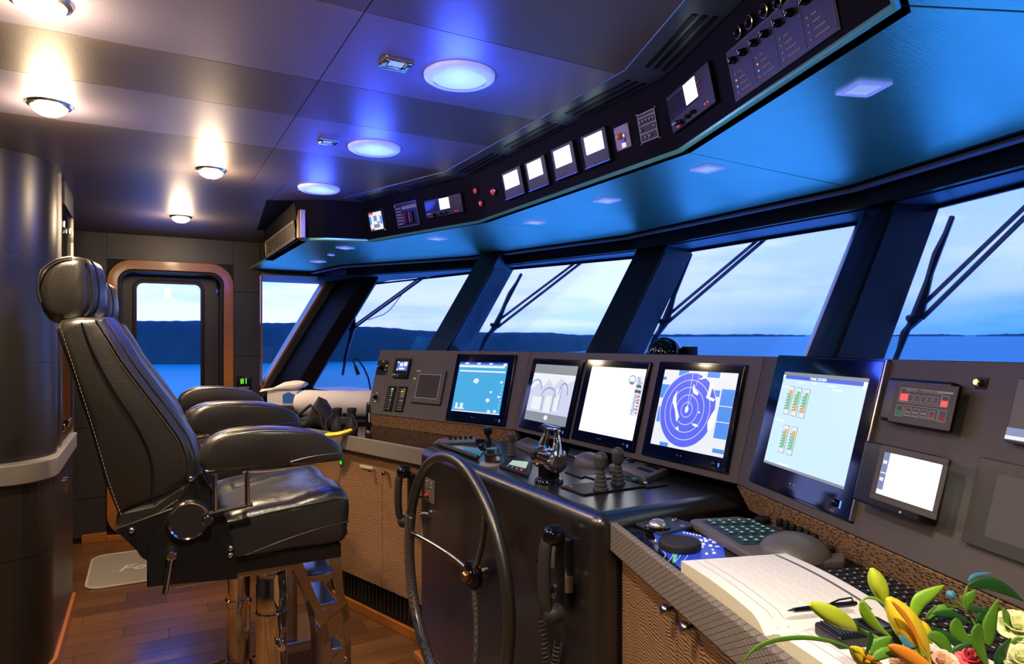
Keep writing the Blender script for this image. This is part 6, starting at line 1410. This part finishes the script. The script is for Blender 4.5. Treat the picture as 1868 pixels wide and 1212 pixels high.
# logbook
LB = Fr(RO+RU*.395+RW*.028+Vector((0, 0, DZt)), RU, RW)
t = thing('logbook', 'open ruled logbook lying on the starboard desk rail', 'book', tuple(LB.p(.34, .13, 0)))
def page(u0, u1, spine_at_end, name):
    R = []; n_ = 16
    for k in range(n_+1):
        q = k/n_; u = u0+(u1-u0)*q; s_ = q if spine_at_end else 1-q; zt = .046+.006*math.sin(min(1, s_*1.1)*math.pi)-.024*max(0, (s_-.86)/.14)**2
        if not spine_at_end: zt -= .004
        R.append([(u, 0, .004), (u, .265, .004), (u, .265, zt), (u, 0, zt)])
    MB(LB).loft(R, smooth=False).build(name, 'pageedge', t)
    R2 = [[(r_[3][0], .0, r_[3][2]+.0004), (r_[2][0], .265, r_[2][2]+.0004)] for r_ in R]; MB(LB).loft(R2, closed=False, smooth=True).build('page', 'paper', t)
    return R
def ztop(R, u):
    for a, c in zip(R, R[1:]):
        if a[0][0] <= u <= c[0][0]: q = (u-a[0][0])/(c[0][0]-a[0][0]); return a[3][2]*(1-q)+c[3][2]*q
    return R[-1][3][2]
Rl = page(0, .335, True, 'page_block'); Rr = page(.337, .66, False, 'page_block')
MB(LB).box(-.004, .664, -.004, .269, 0, .004).build('cover', 'black', t)
def ruled(R, u0, u1, w, wd, m, nm='ruled_line'):
    n_ = 18; b = MB(LB)
    for k in range(n_):
        a = u0+(u1-u0)*k/n_; c = u0+(u1-u0)*(k+1)/n_; za, zc = ztop(R, a)+.0008, ztop(R, c)+.0008; b.quad((a, w, za), (c, w, zc), (c, w+wd, zc), (a, w+wd, za))
    return b.build(nm, m, t)
for R, a, c in ((Rl, .005, .328), (Rr, .345, .655)):
    ruled(R, a, c, .030, .0010, 'ink'); ruled(R, a, c, .052, .0010, 'ink'); ruled(R, a, c, .232, .0075, 'ink', 'dark_heading_bar')
    for k in range(7): ruled(R, a, c, .078+.022*k, .0005, 'inkpale')
rnd = random.Random(12)
for R, a, c in ((Rl, .01, .32), (Rr, .35, .64)):
    b = MB(LB)
    for k in range(7):
        for j in range(34):
            u = a+(c-a)*j/34+rnd.uniform(0, .004); w = .084+.022*k+rnd.uniform(-.001, .003)
            if rnd.random() < .35: continue
            z = ztop(R, u)+.0009; b.quad((u, w, z), (u+.0035, w, z), (u+.0035, w+.0014, z), (u, w+.0014, z))
    o = b.build('handwriting', 'inkpale', t); o['kind'] = 'stuff'
# pen
A, Bq = onZ(1437, 1115, 1.012), onZ(1562, 1101, 1.012); d = (Bq-A); t = thing('pen', 'black ballpoint pen with clip lying across the open logbook', 'pen', tuple((A+Bq)/2-Vector((0, 0, .006))))
MB().tube([tuple(A), tuple(A+d*.08)], [.0012, .0035], 10).build('tip', 'steel', t); MB().tube([tuple(A+d*.08), tuple(A+d*.30), tuple(A+d*.96), tuple(A+d)], [.0040, .0052, .0052, .0035], 12).build('barrel', 'blackgloss', t)
up_ = Vector((0, 0, 1)); MB().tube([tuple(A+d*.95+up_*.005), tuple(A+d*.93+up_*.011), tuple(A+d*.75+up_*.010), tuple(A+d*.62+up_*.005)], .0016, 6).build('clip', 'black', t)
# black ribbed handset on the right page
HB = Fr(RO+RU*.785+RW*.085+Vector((0, 0, .994)), RU, RW); t = thing('ribbed_radio', 'black ribbed handheld radio lying on the right page of the logbook', 'radio', tuple(HB.p(.04, .08, 0)))
MB(HB).box(0, .065, 0, .125, .0, .022).build('body', 'bracket', t, bevel=.005)
for k in range(9): MB(HB).box(.006, .059, .008+.0065*k, .0115+.0065*k, .022, .0245).build('rib', 'bracket', t)
MB(HB).box(.015, .05, .075, .115, .022, .024).build('dark_window', 'blackgloss', t); MB(HB).tube([(.05, .125, .012), (.045, .17, .018)], .006, 8).build('antenna', 'black', t)
# ---------------------------------------------------------------- windscreen wipers outside the panes
def wiper(fr, top, piv, bot, armtop, label, w=.020, armw=7, cable=None):
    def P_(p, d): u, v = fr.hit(*p, -d); return (u, v, -d)
    D = .045; t = thing('windscreen_wiper', label, 'wiper', tuple(fr.p(*P_(piv, D))), 'wipers outside the front panes')
    T, Pv, Bm = (Vector(P_(q, D)) for q in (top, piv, bot)); s_ = (T-Bm).length
    side = (T-Bm).normalized().cross(Vector((0, 0, 1)))*-1
    MB(fr).tube([tuple(T), tuple(T.lerp(Bm, .5)-side*.004), tuple(Bm)], [w*.55, w*.6, w*.5], 6).build('blade', 'wiper', t)
    o_ = side*w*1.9+Vector((0, 0, -.01))
    MB(fr).tube([tuple(T.lerp(Bm, .06)), tuple(T.lerp(Bm, .25)+o_*.6), tuple(Pv+o_*.4), tuple(T.lerp(Bm, .80)+o_*.6), tuple(T.lerp(Bm, .96))], [w*.35, w*.55, w*.9, w*.55, w*.35], 6).build('blade_yoke', 'wiper', t)
    MB(fr).tube([tuple(T.lerp(Bm, .28)), tuple(T.lerp(Bm, .36)+o_*.5), tuple(T.lerp(Bm, .44))], w*.3, 5).build('blade_claw', 'wiper', t)
    MB(fr).tube([tuple(Pv-side*.01), tuple(Pv+side*w*3.2)], w*.7, 8).build('pivot', 'wiper', t)
    A = Vector(P_(armtop, D+.02)); nn = (A-Pv).normalized().cross(Vector((0, 0, 1)))*armw*.0025
    MB(fr).tube([tuple(A+nn), tuple(Pv+nn+side*.01)], w*.45, 6).build('arm', 'wiper', t); MB(fr).tube([tuple(A-nn), tuple(Pv-nn+side*.03)], w*.42, 6).build('arm', 'wiper', t)
    if cable: MB(fr).tube([P_(q, D+.03) for q in cable], .0035, 6).build('hose', 'wiper', t)
wiper(PN[0], (655, 524), (647, 596), (625, 684), (790, 492), 'wiper outside the first window pane, with thin hose', .020, 7, [(735, 535), (712, 565), (700, 574), (688, 578), (672, 584)])
wiper(PN[1], (951, 500), (908, 595), (872, 648), (1062, 474), 'wiper outside the second window pane')
wiper(PN[2], (1260, 464), (1219, 585), (1178, 662), (1400, 428), 'wiper outside the middle window pane', .020)
wiper(PN[3], (1737, 396), (1681, 577), (1632, 660), (1885, 372), 'wiper outside the window pane at the right edge', .018, 8)

# ---------------------------------------------------------------- flower bouquet on the desk corner
BP = at(1760, 1290, .93); BP.z = DZt
fb = thing('flower_bouquet', 'lily bouquet with yellow green buds and pink blossoms at the lower right corner', 'flowers', tuple(BP))
v_ = MB().lathe([(.05, DZt), (.055, DZt+.005), (.045, DZt+.03), (.052, DZt+.075), (.058, DZt+.085)], (BP.x, BP.y, 0), n=28, caps=False).build('glass_vase', 'glass', fb)
CAMR = Vector((CS, -SN, 0))
def bud(p0, p1, wpx, t0, t1, m, name='lily_bud', ribs=True):
    A, Bq = at(*p0, t0), at(*p1, t1); d = (Bq-A); L_ = d.length; z = d.normalized(); x = z.cross(fw).normalized(); y = z.cross(x).normalized(); r = wpx/2/F*(t0+t1)/2; R = []
    for k in range(13):
        q = k/12; rr = r*(math.sin(math.pi*min(1, .04+q*.93))**.75)*(1.05-.25*q); R.append([tuple(A+d*q+x*(rr*(1+.07*math.cos(3*TAU*j/18))*math.cos(TAU*j/18))+y*(rr*(1+.07*math.cos(3*TAU*j/18))*math.sin(TAU*j/18))) for j in range(18)])
    return MB().loft(R).build(name, m, fb)
def leaf(pts, wpx, m, t_=.92, name='leaf', cup=.12, prof=None, tilt=0):
    n_ = len(pts); ts = t_ if isinstance(t_, (list, tuple)) else [t_]*n_
    P = opensmooth([tuple(at(*p, q)) for p, q in zip(pts, ts)], 4); V = [Vector(p) for p in P]; m_ = len(V); r = wpx*.82/2/F*sum(ts)/n_; R = []
    for k, v in enumerate(V):
        d = (V[min(k+1, m_-1)]-V[max(k-1, 0)]).normalized(); s_ = d.cross(fw).normalized(); s_ = (s_*math.cos(tilt)+fw*math.sin(tilt)).normalized(); nn = s_.cross(d).normalized(); q = k/(m_-1); w = r*max(.04, math.sin(math.pi*(.02+.97*q**.8))**1.15)
        R.append([tuple(v-s_*w+nn*w*cup), tuple(v-s_*w*.5+nn*w*cup*.3), tuple(v), tuple(v+s_*w*.5+nn*w*cup*.3), tuple(v+s_*w+nn*w*cup)])
    o = MB().loft(R, closed=False).build(name, m, fb); md = o.modifiers.new('t', 'SOLIDIFY'); md.thickness = .0008; return o
def stem(pts, t_, r=.0022, m='stem'):
    return MB().tube(opensmooth([tuple(at(*p, t_)) for p in pts], 4), r, 7).build('stem', m, fb)
bud((1590, 1038), (1616, 1104), 33, .90, .90, 'bud'); stem([(1614, 1100), (1624, 1125), (1660, 1170), (1720, 1260)], .90, .003)
bud((1477, 1102), (1568, 1150), 35, .86, .89, 'bud'); stem([(1562, 1147), (1600, 1165), (1660, 1200), (1720, 1262)], .885, .003)
bud((1621, 1092), (1694, 1205), 54, .87, .86, 'budyellow'); leaf([(1625, 1096), (1655, 1130), (1690, 1190)], 12, 'petalorange', .84, 'petal_stripe')
leaf([(1555, 1180), (1590, 1215), (1640, 1240)], 30, 'budyellow', .84, 'petal', .5); bud((1553, 1182), (1605, 1232), 34, .85, .86, 'budyellow')
leaf([(1620, 1178), (1655, 1196), (1700, 1225), (1740, 1250)], 32, 'petalorange', .82, 'petal', .4); leaf([(1570, 1195), (1595, 1205), (1620, 1222)], 12, 'petalorange', .83, 'petal')
bud((1672, 1130), (1700, 1175), 26, .93, .92, 'budyellow')
LV = [([(1665, 1135), (1676, 1100), (1700, 1082), (1723, 1068)], 30, 'leafbright', .90, .3), ([(1571, 1096), (1580, 1120), (1600, 1145), (1628, 1165)], 26, 'leafbright', .86, -.5),
      ([(1618, 1108), (1600, 1094), (1580, 1092), (1571, 1104)], 7, 'leafbright', .86, 0), ([(1350, 1215), (1376, 1186), (1410, 1170), (1465, 1164), (1520, 1172), (1560, 1188), (1600, 1210)], 11, 'leaf', .84, 0),
      ([(1587, 1152), (1588, 1170), (1578, 1202)], 13, 'leafdark', .83, 0), ([(1590, 1195), (1605, 1178), (1627, 1162)], 34, 'leaf', .84, .3), ([(1640, 1160), (1662, 1176), (1682, 1170)], 20, 'bluebud', .85, .4),
      ([(1763, 1072), (1800, 1064), (1838, 1078), (1868, 1098)], 30, 'leafdark', .93, .2), ([(1766, 1062), (1780, 1050), (1812, 1045)], 9, 'bluebud', .93, .3), ([(1744, 1128), (1750, 1156), (1784, 1188)], 34, 'leaf', .88, .1),
      ([(1735, 1222), (1748, 1190), (1780, 1172)], 26, 'leafdark', .87, .2), ([(1787, 1138), (1785, 1170), (1805, 1222)], 40, 'leaf', .84, .3), ([(1826, 1225), (1828, 1195), (1845, 1165)], 38, 'leafdark', .86, -.3),
      ([(1804, 1182), (1806, 1140), (1822, 1092)], 30, 'leaf', .86, .2), ([(1760, 1106), (1768, 1092), (1780, 1077)], 24, 'leaf', .92, .3), ([(1688, 1130), (1718, 1112), (1748, 1108)], 22, 'leaf', .93, .5),
      ([(1700, 1120), (1740, 1122), (1775, 1140)], 16, 'leafdark', .92, .3), ([(1762, 1110), (1785, 1112), (1810, 1120)], 14, 'leafdark', .91, .3), ([(1690, 1160), (1712, 1165), (1730, 1185), (1735, 1210)], 30, 'leaf', .88, .2),
      ([(1868, 1118), (1850, 1122), (1826, 1130)], 16, 'leafdark', .92, .3), ([(1625, 1150), (1640, 1170), (1650, 1195)], 22, 'leafdark', .88, .2), ([(1700, 1145), (1715, 1160), (1740, 1170), (1760, 1200)], 26, 'leafdark', .93, .2),
      ([(1590, 1205), (1622, 1190), (1660, 1205)], 24, 'leaf', .83, .4), ([(1640, 1195), (1660, 1184), (1690, 1200)], 24, 'leafbright', .85, .4), ([(1830, 1110), (1842, 1140), (1838, 1180)], 26, 'leaf', .90, .4), ([(1650, 1215), (1690, 1196), (1735, 1205)], 20, 'leafdark', .87, .2), ([(1745, 1215), (1770, 1190), (1800, 1215)], 40, 'leaf', .89, .4), ([(1795, 1160), (1790, 1130), (1800, 1105)], 20, 'leafdark', .93, .3), ([(1868, 1165), (1845, 1185), (1835, 1215)], 30, 'leaf', .88, .2)]
for pts, w, m, t_, ti in LV: leaf(pts, w, m, t_, tilt=ti)
stem([(1752, 1088), (1762, 1110), (1776, 1134), (1790, 1180), (1780, 1260)], .92, .0016); stem([(1765, 1070), (1760, 1090), (1772, 1120)], .92, .0013); stem([(1733, 1086), (1748, 1100), (1765, 1112)], .92, .0013); bud((1728, 1080), (1742, 1092), 17, .92, .92, 'bluebud', 'small_bud')
def blossom(px, py, t_, rpx, m, seed, name='blossom'):
    rnd = random.Random(seed); c = at(px, py, t_); r = rpx/F*t_; R_ = []
    b = MB(); axis = (EYEP-c).normalized()*.6+Vector((0, 0, .8)); axis.normalize(); x = axis.cross(Vector((1, 0, .1))).normalized(); y = axis.cross(x)
    for ring, n_ in ((.25, 4), (.55, 6), (1, 8)):
        for k in range(n_):
            a = TAU*k/n_+ring*2+rnd.uniform(-.15, .15); d = x*math.cos(a)+y*math.sin(a); s_ = axis.cross(d); rows = []
            for q in range(6):
                t = q/5; o_ = c+d*(r*ring*math.sin(t*1.5))+axis*(r*(1-ring*.75)*t*.9); w = r*.42*(.4+ring*.6)*math.sin(math.pi*(.12+.78*t))
                rows.append([tuple(o_-s_*w+axis*w*.3), tuple(o_), tuple(o_+s_*w+axis*w*.3)])
            b.loft(rows, closed=False)
    o = b.build(name, m, fb); md = o.modifiers.new('t', 'SOLIDIFY'); md.thickness = .0008
blossom(1772, 1204, .86, 25, 'petalpink', 1); blossom(1718, 1212, .86, 28, 'petalpeach', 2); blossom(1856, 1148, .90, 36, 'petalcream', 3); blossom(1866, 1208, .86, 34, 'petalcream', 4); blossom(1645, 1208, .84, 22, 'petalpeach', 5); blossom(1650, 1184, .88, 16, 'leafbright', 6)
